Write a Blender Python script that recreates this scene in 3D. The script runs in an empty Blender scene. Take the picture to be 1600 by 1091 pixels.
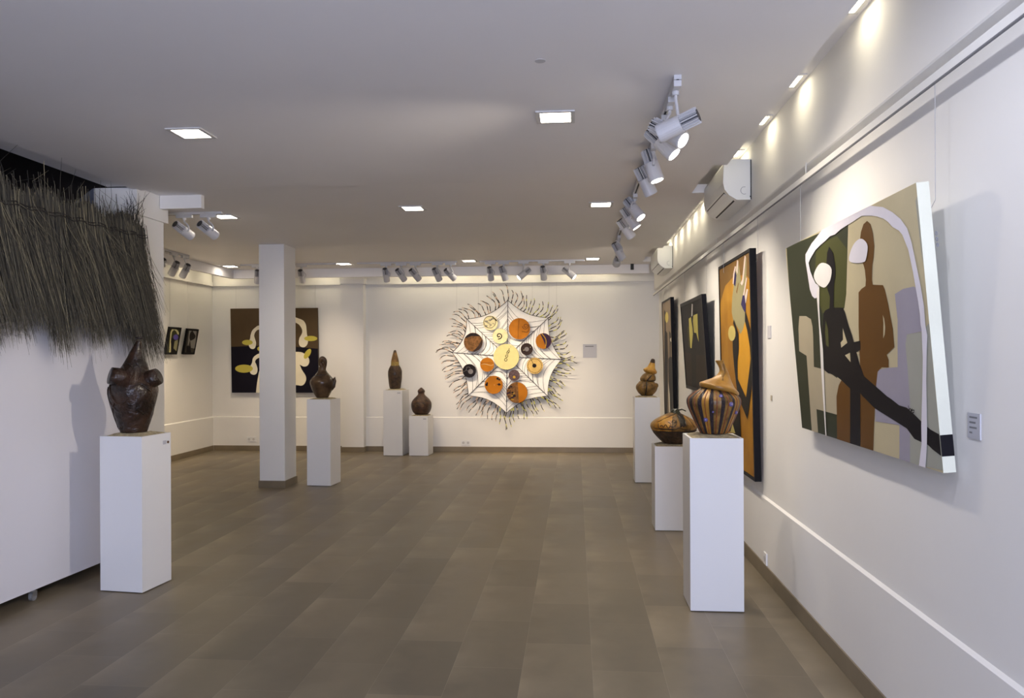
import bpy, bmesh, math, random
from mathutils import Vector, Matrix
from mathutils.geometry import tessellate_polygon

C = bpy.context.scene.collection
sc = bpy.context.scene
PI = math.pi

# ------------------------------------------------------------------ camera
EYE = 1.55
F = 1200.0
YAW = math.atan(99 / F)
ROLL = math.radians(0.25)
cd = bpy.data.cameras.new('camera')
cam = bpy.data.objects.new('camera', cd)
C.objects.link(cam)
cam.location = (0, 0, EYE)
cam.rotation_euler = (PI / 2, ROLL, YAW)
cd.sensor_width = 36
cd.lens = 36 * F / 1600
cd.shift_y = 9.4 / 1600
cd.clip_start = 0.05
sc.camera = cam
RM = cam.rotation_euler.to_matrix()

sc.view_settings.view_transform = 'Standard'
sc.view_settings.look = 'None'
sc.view_settings.gamma = 1
sc.view_settings.use_curve_mapping = False
sc.view_settings.exposure = 1.0

# ------------------------------------------------------------------ world and assumed window light
DAY = 125.0
w = bpy.data.worlds.new('world')
sc.world = w
w.use_nodes = True
w.node_tree.nodes['Background'].inputs[0].default_value = (0.62, 0.72, 1.0, 1)
w.node_tree.nodes['Background'].inputs[1].default_value = 0.5

def area(name, loc, rot, sx, sy, power, col):
    l = bpy.data.lights.new(name, 'AREA')
    l.shape = 'RECTANGLE'
    l.size, l.size_y, l.energy, l.color = sx, sy, power, col
    o = bpy.data.objects.new(name, l)
    o.location, o.rotation_euler = loc, rot
    C.objects.link(o)
    return o
# area light added for daylight, at an assumed window behind the camera
area('assumed_daylight', (0.07, -2.14, 1.45), (PI / 2, 0, 0), 1.9, 2.3, DAY, (0.66, 0.73, 1.0))

SPOT_COL = (1.0, 0.88, 0.72)
WARM = (1.0, 0.80, 0.56)
SPOT_W = 20.0
SPOT_K = 1.0
PANEL_EMIT = 12.0
COVE_EMIT = 5.5

# ------------------------------------------------------------------ pixel -> world helpers
def ray(px, py):
    return (RM @ Vector(((px - 800) / F, -(py - 554.9) / F, -1))).normalized()

def hit(px, py, p0, n):
    d = ray(px, py)
    o = Vector((0, 0, EYE))
    t = (Vector(p0) - o).dot(Vector(n)) / d.dot(Vector(n))
    return o + d * t

def on_x(px, py, x): return hit(px, py, (x, 0, 0), (1, 0, 0))
def on_y(px, py, y): return hit(px, py, (0, y, 0), (0, 1, 0))
def on_z(px, py, z): return hit(px, py, (0, 0, z), (0, 0, 1))

# ------------------------------------------------------------------ materials
def lin(c):
    c = c / 255.0
    return c / 12.92 if c <= 0.04045 else ((c + 0.055) / 1.055) ** 2.4
def rgb(r, g, b): return (lin(r), lin(g), lin(b), 1)

def new_mat(name):
    m = bpy.data.materials.new(name)
    m.use_nodes = True
    nt = m.node_tree
    return m, nt, nt.nodes['Principled BSDF']

def mat(name, col, rough=0.5, metal=0.0, vary=0.0, scale=8.0, bump=0.0, bscale=60.0, spec=0.5, col2=None, coat=0.0):
    m, nt, b = new_mat(name)
    b.inputs['Roughness'].default_value = rough
    b.inputs['Metallic'].default_value = metal
    b.inputs['Specular IOR Level'].default_value = spec
    b.inputs['Coat Weight'].default_value = coat
    b.inputs['Coat Roughness'].default_value = 0.15
    tc = nt.nodes.new('ShaderNodeTexCoord')
    if vary > 0 or col2:
        n = nt.nodes.new('ShaderNodeTexNoise')
        n.inputs['Scale'].default_value = scale
        n.inputs['Detail'].default_value = 6
        nt.links.new(tc.outputs['Object'], n.inputs['Vector'])
        r = nt.nodes.new('ShaderNodeValToRGB')
        a = [c * (1 - vary) for c in col[:3]] + [1]
        c2 = list(col2) if col2 else [min(1, c * (1 + vary)) for c in col[:3]] + [1]
        r.color_ramp.elements[0].position = 0.35
        r.color_ramp.elements[1].position = 0.65
        r.color_ramp.elements[0].color = a
        r.color_ramp.elements[1].color = c2
        nt.links.new(n.outputs['Fac'], r.inputs['Fac'])
        nt.links.new(r.outputs['Color'], b.inputs['Base Color'])
    else:
        b.inputs['Base Color'].default_value = col
    if bump > 0:
        n2 = nt.nodes.new('ShaderNodeTexNoise')
        n2.inputs['Scale'].default_value = bscale
        n2.inputs['Detail'].default_value = 4
        nt.links.new(tc.outputs['Object'], n2.inputs['Vector'])
        bp = nt.nodes.new('ShaderNodeBump')
        bp.inputs['Strength'].default_value = bump
        bp.inputs['Distance'].default_value = 0.01
        nt.links.new(n2.outputs['Fac'], bp.inputs['Height'])
        nt.links.new(bp.outputs['Normal'], b.inputs['Normal'])
    return m

def emit(name, col, s):
    m, nt, b = new_mat(name)
    b.inputs['Base Color'].default_value = (0.8, 0.8, 0.8, 1)
    b.inputs['Emission Color'].default_value = col
    b.inputs['Emission Strength'].default_value = s
    return m

M = {}
M['wall'] = mat('wall_paint', (0.80, 0.785, 0.76, 1), 0.8, vary=0.015, scale=1.3, bump=0.05, bscale=30, spec=0.2)
M['ceil'] = mat('ceiling_paint', (0.80, 0.78, 0.78, 1), 0.6, vary=0.015, scale=1.0, bump=0.02, bscale=20, spec=0.35)
M['ped'] = mat('pedestal_paint', (0.76, 0.755, 0.755, 1), 0.35, spec=0.45)
M['panelw'] = mat('panel_paint', (0.72, 0.71, 0.75, 1), 0.5)
M['base'] = mat('skirting_tile', rgb(122, 110, 90), 0.4, vary=0.1, scale=4)
M['void'] = mat('void_darkness', (0.012, 0.008, 0.006, 1), 0.8, vary=0.3, scale=6)  # unlit space left of the ceiling, its darkness put into the colour
M['sand'] = mat('sand', rgb(165, 152, 122), 0.95, vary=0.25, scale=40, bump=0.8, bscale=120)
M['white_plastic'] = mat('white_plastic', (0.78, 0.78, 0.78, 1), 0.3)
M['ac'] = mat('conditioner_plastic', (0.74, 0.74, 0.71, 1), 0.28)
M['dark'] = mat('black_gap', (0.01, 0.01, 0.01, 1), 0.6)
M['spot'] = mat('spotlight_enamel', (0.58, 0.57, 0.58, 1), 0.38)
M['fin'] = mat('spotlight_fins', (0.50, 0.50, 0.51, 1), 0.4, metal=0.6)
M['sinkcore'] = mat('dark_heat_sink_core', (0.05, 0.05, 0.055, 1), 0.5)
M['track'] = mat('track_enamel', (0.60, 0.60, 0.62, 1), 0.4)
M['panel_frame'] = mat('light_frame', (0.6, 0.59, 0.58, 1), 0.5)
M['diff'] = emit('light_diffuser', (1.0, 0.90, 0.76, 1), PANEL_EMIT)
M['cove'] = emit('cove_diffuser', (1.0, 0.90, 0.66, 1), COVE_EMIT)
M['cove_hidden'] = emit('rear_recess_diffuser', (1.0, 0.86, 0.58, 1), 15)
M['lens'] = emit('spotlight_lens', (1.0, 0.94, 0.84, 1), 7.0)
M['wire'] = mat('steel_wire', (0.45, 0.44, 0.44, 1), 0.4, metal=0.3)
M['frame'] = mat('black_frame', (0.005, 0.0045, 0.006, 1), 0.45, spec=.12)
M['card'] = mat('label_card', rgb(205, 203, 208), 0.5)
M['card_grey'] = mat('label_card_grey', rgb(185, 185, 192), 0.5)
M['ink'] = mat('grey_print', rgb(120, 120, 125), 0.6)
M['grey'] = mat('grey_patch', (0.52, 0.51, 0.52, 1), 0.6)

def floor_mat():
    m, nt, b = new_mat('floor_tiles')
    N, L = nt.nodes, nt.links
    g = N.new('ShaderNodeNewGeometry')
    s = N.new('ShaderNodeSeparateXYZ'); L.new(g.outputs['Position'], s.inputs[0])
    def math_n(op, a, bb=None):
        n = N.new('ShaderNodeMath'); n.operation = op
        if isinstance(a, float): n.inputs[0].default_value = a
        else: L.new(a, n.inputs[0])
        if bb is not None:
            if isinstance(bb, float): n.inputs[1].default_value = bb
            else: L.new(bb, n.inputs[1])
        return n.outputs[0]
    u = math_n('ADD', s.outputs['Y'], 20 * 0.67 - 4.12)
    v = math_n('ADD', s.outputs['X'], 40 * 0.345 - 0.077)
    cb = N.new('ShaderNodeCombineXYZ'); L.new(u, cb.inputs[0]); L.new(v, cb.inputs[1])
    br = N.new('ShaderNodeTexBrick')
    br.offset = 0.5; br.offset_frequency = 2; br.squash = 1
    br.inputs['Scale'].default_value = 1
    br.inputs['Brick Width'].default_value = 0.67
    br.inputs['Row Height'].default_value = 0.345
    br.inputs['Mortar Size'].default_value = 0.0012
    br.inputs['Mortar Smooth'].default_value = 0.3
    br.inputs['Bias'].default_value = 0.0
    br.inputs['Color1'].default_value = rgb(121, 110, 91)
    br.inputs['Color2'].default_value = rgb(138, 125, 103)
    br.inputs['Mortar'].default_value = rgb(150, 138, 118)
    L.new(cb.outputs[0], br.inputs['Vector'])
    # tile print: each tile fades across its width
    fr = math_n('FRACT', math_n('DIVIDE', v, 0.345))
    ns = N.new('ShaderNodeTexNoise'); ns.inputs['Scale'].default_value = 2.2; ns.inputs['Detail'].default_value = 8
    mp = N.new('ShaderNodeMapping'); mp.inputs['Scale'].default_value = (2.6, 0.9, 1)
    L.new(g.outputs['Position'], mp.inputs[0]); L.new(mp.outputs[0], ns.inputs['Vector'])
    n2 = N.new('ShaderNodeTexNoise'); n2.inputs['Scale'].default_value = 14; n2.inputs['Detail'].default_value = 10
    L.new(g.outputs['Position'], n2.inputs['Vector'])
    n3 = N.new('ShaderNodeTexNoise'); n3.inputs['Scale'].default_value = 2.6; n3.inputs['Detail'].default_value = 3
    L.new(g.outputs['Position'], n3.inputs['Vector'])
    gm = math_n('MAXIMUM', math_n('MULTIPLY', math_n('SUBTRACT', n3.outputs['Fac'], 0.36), 2.6), 0.05)
    t = math_n('MULTIPLY', math_n('MULTIPLY', math_n('POWER', math_n('SUBTRACT', 1.0, fr), 2.0), gm), 0.55)
    t = math_n('ADD', t, math_n('MULTIPLY', ns.outputs['Fac'], 0.40))
    t = math_n('ADD', t, math_n('MULTIPLY', n2.outputs['Fac'], 0.10))
    t = math_n('ADD', t, 0.54)
    mx = N.new('ShaderNodeMix'); mx.data_type = 'RGBA'; mx.blend_type = 'MULTIPLY'; mx.inputs[0].default_value = 1
    cc = N.new('ShaderNodeCombineColor')
    for k in range(3): L.new(t, cc.inputs[k])
    L.new(br.outputs['Color'], mx.inputs[6]); L.new(cc.outputs[0], mx.inputs[7])
    L.new(mx.outputs[2], b.inputs['Base Color'])
    rr = math_n('ADD', math_n('MULTIPLY', ns.outputs['Fac'], 0.18), 0.30)
    L.new(rr, b.inputs['Roughness'])
    b.inputs['Specular IOR Level'].default_value = 0.45
    return m
M['floor'] = floor_mat()

# ------------------------------------------------------------------ mesh helpers
def link(o, parent=None):
    C.objects.link(o)
    if parent is not None: o.parent = parent
    return o

def build(name, bm, mats, parent=None, smooth=False, normals=True):
    if normals: bmesh.ops.recalc_face_normals(bm, faces=bm.faces)
    if parent is not None:
        bmesh.ops.translate(bm, verts=bm.verts, vec=-parent['_o'] if False else -Vector(parent.location))
        pivot = None
    else:
        # origin at the base centre of the thing
        xs = [v.co for v in bm.verts]
        lo = Vector([min(c[i] for c in xs) for i in range(3)])
        hi = Vector([max(c[i] for c in xs) for i in range(3)])
        pivot = Vector(((lo.x + hi.x) / 2, (lo.y + hi.y) / 2, lo.z))
        bmesh.ops.translate(bm, verts=bm.verts, vec=-pivot)
    me = bpy.data.meshes.new(name)
    bm.to_mesh(me); bm.free()
    if not isinstance(mats, (list, tuple)): mats = [mats]
    for m in mats: me.materials.append(m)
    if smooth:
        for p in me.polygons: p.use_smooth = True
    o = bpy.data.objects.new(name, me)
    if pivot is not None: o.location = pivot
    return link(o, parent)

def tag(o, label=None, cat=None, group=None, kind=None):
    if label: o['label'] = label
    if cat: o['category'] = cat
    if group: o['group'] = group
    if kind: o['kind'] = kind
    return o

def thing(name, loc, label, cat, group=None):
    o = bpy.data.objects.new(name, None)
    o.empty_display_size = 0.05
    o.location = loc
    C.objects.link(o)
    return tag(o, label, cat, group)

def struct(name, bm, mats, **k):
    return tag(build(name, bm, mats, **k), kind='structure')

def box(bm, a, b, mi=0, bev=0.0):
    x0, y0, z0 = a; x1, y1, z1 = b
    r = bmesh.ops.create_cube(bm, size=1)
    vs = r['verts']
    for v in vs:
        v.co = Vector((x0 + (v.co.x + .5) * (x1 - x0), y0 + (v.co.y + .5) * (y1 - y0), z0 + (v.co.z + .5) * (z1 - z0)))
    fs = set(f for v in vs for f in v.link_faces)
    for f in fs: f.material_index = mi
    if bev > 0:
        es = list(set(e for v in vs for e in v.link_edges))
        bmesh.ops.bevel(bm, geom=es, offset=bev, segments=2, affect='EDGES', profile=0.5)
    return bm

def obox(bm, O, ax, ay, az, mi=0):
    """box from corner O along three vectors"""
    O, ax, ay, az = map(Vector, (O, ax, ay, az))
    v = [bm.verts.new(O + ax * i + ay * j + az * k) for k in (0, 1) for j in (0, 1) for i in (0, 1)]
    for q in ((0, 1, 3, 2), (4, 6, 7, 5), (0, 4, 5, 1), (2, 3, 7, 6), (0, 2, 6, 4), (1, 5, 7, 3)):
        f = bm.faces.new([v[i] for i in q]); f.material_index = mi
    return v

def frame_of(d):
    d = Vector(d).normalized()
    a = Vector((0, 0, 1)) if abs(d.z) < 0.9 else Vector((1, 0, 0))
    x = d.cross(a).normalized(); y = d.cross(x).normalized()
    return x, y, d

def tube(bm, pts, r, n=6, mi=0, cap=True, mfn=None):
    pts = [Vector(p) for p in pts]
    rs = r if isinstance(r, (list, tuple)) else [r] * len(pts)
    rings = []
    px = None
    for i, p in enumerate(pts):
        d = (pts[min(i + 1, len(pts) - 1)] - pts[max(i - 1, 0)]).normalized()
        if px is None: x, y, _ = frame_of(d)
        else:
            x = (px - d * px.dot(d)).normalized(); y = d.cross(x).normalized()
        px = x
        rings.append([bm.verts.new(p + (x * math.cos(2 * PI * k / n) + y * math.sin(2 * PI * k / n)) * rs[i]) for k in range(n)])
    for i in range(len(rings) - 1):
        for k in range(n):
            f = bm.faces.new((rings[i][k], rings[i][(k + 1) % n], rings[i + 1][(k + 1) % n], rings[i + 1][k]))
            f.material_index = mfn(i) if mfn else mi
    if cap:
        for rg in (rings[0], rings[-1]):
            f = bm.faces.new(rg); f.material_index = mfn(0 if rg is rings[0] else len(rings) - 2) if mfn else mi
    return rings

def poly(bm, pts, mi=0):
    pts = [Vector(p) for p in pts]
    vs = [bm.verts.new(p) for p in pts]
    for tri in tessellate_polygon([pts]):
        try: f = bm.faces.new([vs[i] for i in tri]); f.material_index = mi
        except ValueError: pass

def prism(bm, pts, vec, mi=0):
    """closed solid: polygon pts pushed along vec"""
    vec = Vector(vec)
    a = [bm.verts.new(Vector(p)) for p in pts]
    b = [bm.verts.new(Vector(p) + vec) for p in pts]
    n = len(a)
    for tri in tessellate_polygon([[v.co.copy() for v in a]]):
        f = bm.faces.new([a[i] for i in tri]); f.material_index = mi
        f = bm.faces.new([b[i] for i in reversed(tri)]); f.material_index = mi
    for i in range(n):
        f = bm.faces.new((a[(i + 1) % n], a[i], b[i], b[(i + 1) % n])); f.material_index = mi

def spline(pts, per=4):
    """catmull-rom through tuples"""
    out = []
    n = len(pts)
    for i in range(n - 1):
        p0, p1, p2, p3 = pts[max(i - 1, 0)], pts[i], pts[i + 1], pts[min(i + 2, n - 1)]
        for k in range(per):
            t = k / per
            out.append(tuple(0.5 * (2 * b + (c - a) * t + (2 * a - 5 * b + 4 * c - d) * t * t + (3 * b - a - 3 * c + d) * t ** 3)
                             for a, b, c, d in zip(p0, p1, p2, p3)))
    out.append(tuple(pts[-1]))
    return out

def lathe(bm, base, prof, seg=48, fn=None, mfn=None, per=4, shear=(0, 0)):
    """prof: (z, r, shift) tuples; fn(theta, z, r)->r; mfn(theta, z)->material; shear along camera-right"""
    ps = spline([(p[0], p[1], p[2] if len(p) > 2 else 0.0) for p in prof], per)
    R = Vector((math.cos(YAW), math.sin(YAW), 0))
    rings = []
    for z, r, s in ps:
        r = max(r, 0.001)
        ring = []
        for k in range(seg):
            th = 2 * PI * k / seg
            rr = fn(th, z, r) if fn else r
            ring.append(bm.verts.new(Vector(base) + R * s + Vector((math.cos(th) * rr, math.sin(th) * rr, z))))
        rings.append(ring)
    for i in range(len(rings) - 1):
        for k in range(seg):
            f = bm.faces.new((rings[i][k], rings[i][(k + 1) % seg], rings[i + 1][(k + 1) % seg], rings[i + 1][k]))
            if mfn: f.material_index = mfn(2 * PI * (k + .5) / seg, (ps[i][0] + ps[i + 1][0]) / 2)
    bm.faces.new(rings[0]); bm.faces.new(rings[-1])
    return rings

# ================================================================== THE ROOM
XR = 1.30          # lower right wall
XU = 1.315         # upper right wall
XB = 1.235         # beam above the picture rail
XL = -5.95
YB = 12.20
Z1 = 2.85          # front ceiling
Z2 = 2.865         # rear ceiling
ZR = 3.02          # recess ceiling
LED = 0.56

bm = bmesh.new(); box(bm, (-6.4, -3.2, -0.1), (1.7, 12.6, 0)); struct('floor', bm, M['floor'])

def ledge_wall(name, axis, at, a, b, top, s=1):
    """wall with a slightly proud lower part ending in a sloped ledge. s=+1: wall solid lies on the + side"""
    bm = bmesh.new()
    prof = [(0, 0), (0, LED - 0.012), (0.015, LED), (0.015, top), (0.20, top), (0.20, 0)]
    pts = []
    for d, z in prof:
        pts.append(Vector((at + s * d, a, z)) if axis == 'x' else Vector((a, at + s * d, z)))
    vec = (0, b - a, 0) if axis == 'x' else (b - a, 0, 0)
    prism(bm, pts, vec)
    return struct(name, bm, M['wall'])
ledge_wall('wall_right', 'x', XR, -3.2, 12.45, 3.2)
ledge_wall('wall_back', 'y', YB, XL - 0.2, XR + 0.2, 3.2)
ledge_wall('wall_left', 'x', XL, 5.97, 12.45, 3.2, -1)

# projecting beam over the right wall with a soft rounded underside
bm = bmesh.new()
zb = EYE + 1.006
prism(bm, [Vector((XB, -3.0, zb + 0.006)), Vector((XB, -3.0, ZR)), Vector((XU + .01, -3.0, ZR)), Vector((XU + .01, -3.0, zb + .0)), Vector((XB + 0.006, -3.0, zb))], (0, YB + 3.0, 0))
struct('trim_1', bm, M['wall'])

# ceilings
bm = bmesh.new()
box(bm, (-3.42, -3.0, Z1), (0.95, 5.75, Z1 + 0.07))
box(bm, (0.95, -3.0, Z1), (1.045, 5.38, Z1 + 0.07))
struct('ceiling', bm, M['ceil'])
bm = bmesh.new()
box(bm, (-3.42, 5.752, Z2), (0.95, 6.0, Z2 + 0.07)); box(bm, (-5.25, 6.0, Z2), (0.95, 11.38, Z2 + 0.07))
box(bm, (0.95, 6.36, Z2), (1.08, 9.62, Z2 + 0.07))
box(bm, (0.95, 11.0, Z2), (1.08, 11.38, Z2 + 0.07))
struct('ceiling_rear', bm, M['ceil'])
bm = bmesh.new(); box(bm, (-5.25, 6.0, Z2 + 0.07), (0.9, 11.38, ZR + .1)); box(bm, (-3.3, 5.76, Z2 + .07), (.9, 6.0, ZR + .1)); box(bm, (-3.42, -3.0, Z1 + .07), (0.9, 5.74, ZR + .1))
box(bm, (-6.1, 5.99, ZR), (1.5, 12.4, ZR + 0.12)); box(bm, (-3.3, 5.76, ZR), (1.5, 5.99, ZR + .12)); box(bm, (0.9, -3.0, ZR), (1.5, 5.76, ZR + 0.12))
struct('ceiling_recess', bm, M['ceil'])
bm = bmesh.new()
zf = 2.735
box(bm, (-5.25, 11.32, zf), (1.08, 11.38, Z2)); box(bm, (-5.25, 6.0, zf), (-5.19, 11.32, Z2))
struct('trim_2', bm, M['ceil'])
# lip along the open left edge of the front ceiling
bm = bmesh.new(); box(bm, (-3.62, -3.0, Z1 + 0.02), (-3.422, 5.69, Z1 + 0.3)); struct('trim_3', bm, M['ceil'])
# trim round the rear walls
bm = bmesh.new()
box(bm, (-5.94, YB - 0.025, 2.70), (XB, YB + .016, 2.765)); box(bm, (-5.94, YB - 0.01, 2.765), (XB, YB + .016, ZR))
struct('trim_4', bm, M['wall'])
bm = bmesh.new()
box(bm, (XL - .016, 6.0, 2.70), (XL + 0.025, YB - .03, 2.765)); box(bm, (XL - .016, 6.0, 2.765), (XL + .01, YB - .03, ZR))
struct('trim_5', bm, M['wall'])

# skirting tiles
def skirt(name, a, b):
    bm = bmesh.new(); box(bm, a, b, bev=0.002); struct(name, bm, M['base'])
skirt('baseboard_right', (XR - 0.010, -3.0, 0), (XR, YB, 0.10))
skirt('baseboard_back', (XL + .011, YB - 0.010, 0), (XR - 0.011, YB, 0.085))
skirt('baseboard_left', (XL, 6.0, 0), (XL + 0.010, YB - .011, 0.085))

# shell parts outside the picture: front wall with an assumed window added for the light, partition to the dark side, closing wall
bm = bmesh.new()
box(bm, (-6.4, -2.2, 0), (-0.9, -2.0, 3.1)); box(bm, (1.05, -2.2, 0), (1.3, -2.0, 3.1)); box(bm, (-0.9, -2.2, 0), (1.05, -2.0, 0.28)); box(bm, (-0.9, -2.2, 2.65), (1.05, -2.0, 3.1))
struct('wall_front', bm, M['wall'])
bm = bmesh.new()
for x in (-0.9, 0.05, 1.0): box(bm, (x, -2.1, 0.28), (x + 0.05, -2.05, 2.65))
box(bm, (-0.85, -2.1, 0.28), (1.0, -2.05, 0.32)); box(bm, (-0.85, -2.1, 2.61), (1.0, -2.05, 2.65))
struct('window_assumed', bm, M['white_plastic'])  # assumed window, unseen, added around the area light
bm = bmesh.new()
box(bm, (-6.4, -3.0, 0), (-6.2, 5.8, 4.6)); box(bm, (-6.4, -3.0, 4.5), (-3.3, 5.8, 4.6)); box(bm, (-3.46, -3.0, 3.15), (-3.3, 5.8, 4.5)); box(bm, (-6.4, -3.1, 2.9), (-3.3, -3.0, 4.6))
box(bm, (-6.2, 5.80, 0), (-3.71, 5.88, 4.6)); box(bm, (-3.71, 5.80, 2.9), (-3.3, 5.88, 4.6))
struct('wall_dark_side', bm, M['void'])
bm = bmesh.new(); box(bm, (-6.15, 5.88, 0), (-3.71, 5.98, 3.02)); struct('wall_partition', bm, M['wall'])
# small pale wall piece with a sloping top beside the left pillar, its shade put into the colour
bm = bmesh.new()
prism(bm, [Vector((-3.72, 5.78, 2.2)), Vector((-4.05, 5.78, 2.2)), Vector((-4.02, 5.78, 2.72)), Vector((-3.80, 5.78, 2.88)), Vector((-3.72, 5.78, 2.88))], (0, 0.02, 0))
struct('wall_alcove', bm, mat('shaded_alcove', (0.16, 0.17, 0.21, 1), .8))

# pillars
bm = bmesh.new()
box(bm, (-3.71, 5.70, 0), (-3.41, 6.13, 2.66)); box(bm, (-3.735, 5.70, 2.66), (-3.385, 6.16, Z2))
struct('wall_pillar_left', bm, M['wall'])
q = on_y(314.5, 325, 6.02)
bm = bmesh.new(); box(bm, (-3.38, 6.02, q.z), (q.x, 6.07, Z2)); struct('trim_6', bm, M['wall'])
p = on_z(446, 763, 0)
px0, py0 = p.x - 0.01, p.y + 0.01
bm = bmesh.new(); box(bm, (px0 - 0.305, py0, 0), (px0, py0 + 0.37, Z2), bev=0.004); struct('wall_pillar_middle', bm, M['wall'])
bm = bmesh.new()
for a, b in (((px0 - .315, py0 - .01, 0), (px0 + .01, py0, .085)), ((px0, py0, 0), (px0 + .01, py0 + .38, .085)), ((px0 - .315, py0, 0), (px0 - .305, py0 + .38, .085)), ((px0 - .305, py0 + .37, 0), (px0, py0 + .38, .085))):
    box(bm, a, b)
struct('baseboard_pillar', bm, M['base'])
xa, xb = on_y(533.5, 600, 12.06).x, on_y(568, 600, 12.06).x
bm = bmesh.new(); box(bm, (xa, 12.06, 0.085), (xb, YB + .02, 2.70)); box(bm, (xa - .02, 12.035, 2.70), (xb + .02, YB, 2.79))
struct('wall_pilaster', bm, M['wall'])
bm = bmesh.new(); box(bm, (xa - .01, 12.05, 0), (xb + .01, YB - .01, 0.085)); struct('baseboard_pilaster', bm, M['base'])

# picture rail: a flat bar hung on tabs under the beam, standing off the right wall
XW = 1.222
ZRAIL = EYE + .917
t = thing('picture_rail', (XW, 4.6, ZRAIL), 'white picture rail bar running along the right wall under the beam', 'picture rail')
bm = bmesh.new(); box(bm, (XW - .006, -2.95, ZRAIL + .004), (XW + .004, 12.16, ZRAIL + .035), bev=.0015); build('bar', bm, M['wall'], t)
bm = bmesh.new(); box(bm, (XW - .007, -2.95, ZRAIL - .001), (XW + .003, 12.16, ZRAIL + .0035)); build('slot_shade', bm, M['ink'], t)  # grey strip stands in for the shade in the slot under the bar
for i in range(5):
    yy = 1.6 + i * 2.6
    bm = bmesh.new(); box(bm, (XW + .0042, yy, ZRAIL + .01), (XW + .007, yy + .012, zb + .012)); build('tab', bm, M['wall'], t)

# ================================================================== CEILING LIGHTS
def ceil_light(px, py, label):
    z = Z1 if on_z(px, py, Z1).y < 5.7 else Z2
    p = on_z(px, py, z)
    t = thing('ceiling_light', (p.x, p.y, z - 0.01), label, 'ceiling light', 'square recessed ceiling lights')
    o, i = 0.105, 0.082
    bm = bmesh.new()
    for a, b in (((-o, -o), (o, -i)), ((-o, i), (o, o)), ((-o, -i), (-i, i)), ((i, -i), (o, i))):
        box(bm, (p.x + a[0], p.y + a[1], z - .008), (p.x + b[0], p.y + b[1], z - 0.0005))
    build('frame', bm, M['panel_frame'], t)
    bm = bmesh.new(); box(bm, (p.x - i, p.y - i, z - .005), (p.x + i, p.y + i, z - 0.001)); build('diffuser', bm, M['diff'], t)
for a in ((299, 207.5, 'square ceiling light nearest the straw fringe on the left'),
          (868, 182, 'square ceiling light beside the long track, nearest the camera on the right'),
          (645, 325, 'square ceiling light in the middle of the ceiling, above the web wall piece'),
          (939, 319, 'square ceiling light left of the far half of the long track'),
          (352, 338, 'square ceiling light next to the two left spotlights on a short track'),
          (360, 416, 'small far ceiling light in the rear left corner, left of the white pillar'),
          (538, 412, 'far ceiling light just right of the white pillar, between two rear tracks'),
          (733, 407.5, 'far ceiling light between the two rows of rear spotlights'),
          (926, 404, 'far ceiling light at the right end of the rear tracks')):
    ceil_light(*a)

NCV = [3.32, 4.24, 4.93, 5.73, 7.54, 8.0, 8.48, 9.03, 9.57, 10.1]
names = ['nearest the camera', 'second from the camera', 'third from the camera', 'just before the near air conditioner', 'just behind the near air conditioner',
         'second behind the near air conditioner', 'third behind the near air conditioner', 'fourth behind the near air conditioner', 'last before the far air conditioner', 'above the far air conditioner']
def cove_light(x, y, label, sx=.085, sy=.085, grp='recess lights above the right wall'):
    t = thing('recess_light', (x, y, ZR - .01), label, 'recess light', grp)
    bm = bmesh.new()
    o = .018
    for a, b in (((-sx - o, -sy - o), (sx + o, -sy)), ((-sx - o, sy), (sx + o, sy + o)), ((-sx - o, -sy), (-sx, sy)), ((sx, -sy), (sx + o, sy))):
        box(bm, (x + a[0], y + a[1], ZR - .008), (x + b[0], y + b[1], ZR - .0005))
    build('frame', bm, M['panel_frame'], t)
    bm = bmesh.new(); box(bm, (x - sx, y - sy, ZR - .005), (x + sx, y + sy, ZR - .001)); build('diffuser', bm, M['cove'] if grp.startswith('recess') else M['cove_hidden'], t)
for y, nme in zip(NCV, names):
    cove_light(1.115, y, 'glowing square light in the recess above the right wall, ' + nme)
# lights hidden behind the drop at the rear and left, seen as a glow on the wall
k = 0
for k, px in enumerate((350, 505, 632, 680, 722, 772, 825, 888, 940)):
    cove_light(on_y(px, 433, 12.0).x, 11.95, 'hidden recess light washing the top of the rear wall, number %s from the left' % ('one', 'two', 'three', 'four', 'five', 'six', 'seven', 'eight', 'nine')[k], .07, .06, 'hidden rear recess lights')
for k, y in enumerate((8.2, 9.4, 10.4, 11.2)):
    cove_light(-5.68, y, 'hidden recess light washing the top of the left wall, ' + ('foremost', 'second from the front', 'third from the front', 'rearmost')[k], .07, .06, 'hidden left recess lights')

# ================================================================== TRACKS AND SPOTLIGHTS
def track(x0, y0, x1, y1, z, label):
    bm = bmesh.new()
    d = Vector((x1 - x0, y1 - y0, 0)).normalized(); s = Vector((-d.y, d.x, 0)) * .017
    obox(bm, Vector((x0, y0, z - .022)) - s, Vector((x1 - x0, y1 - y0, 0)), s * 2, (0, 0, .0215))
    obox(bm, Vector((x0, y0, z - .0225)) - s * .35, Vector((x1 - x0, y1 - y0, 0)), s * .7, (0, 0, .002), 1)
    return tag(build('lighting_track', bm, [M['track'], M['dark']]), label, 'lighting track')

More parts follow.
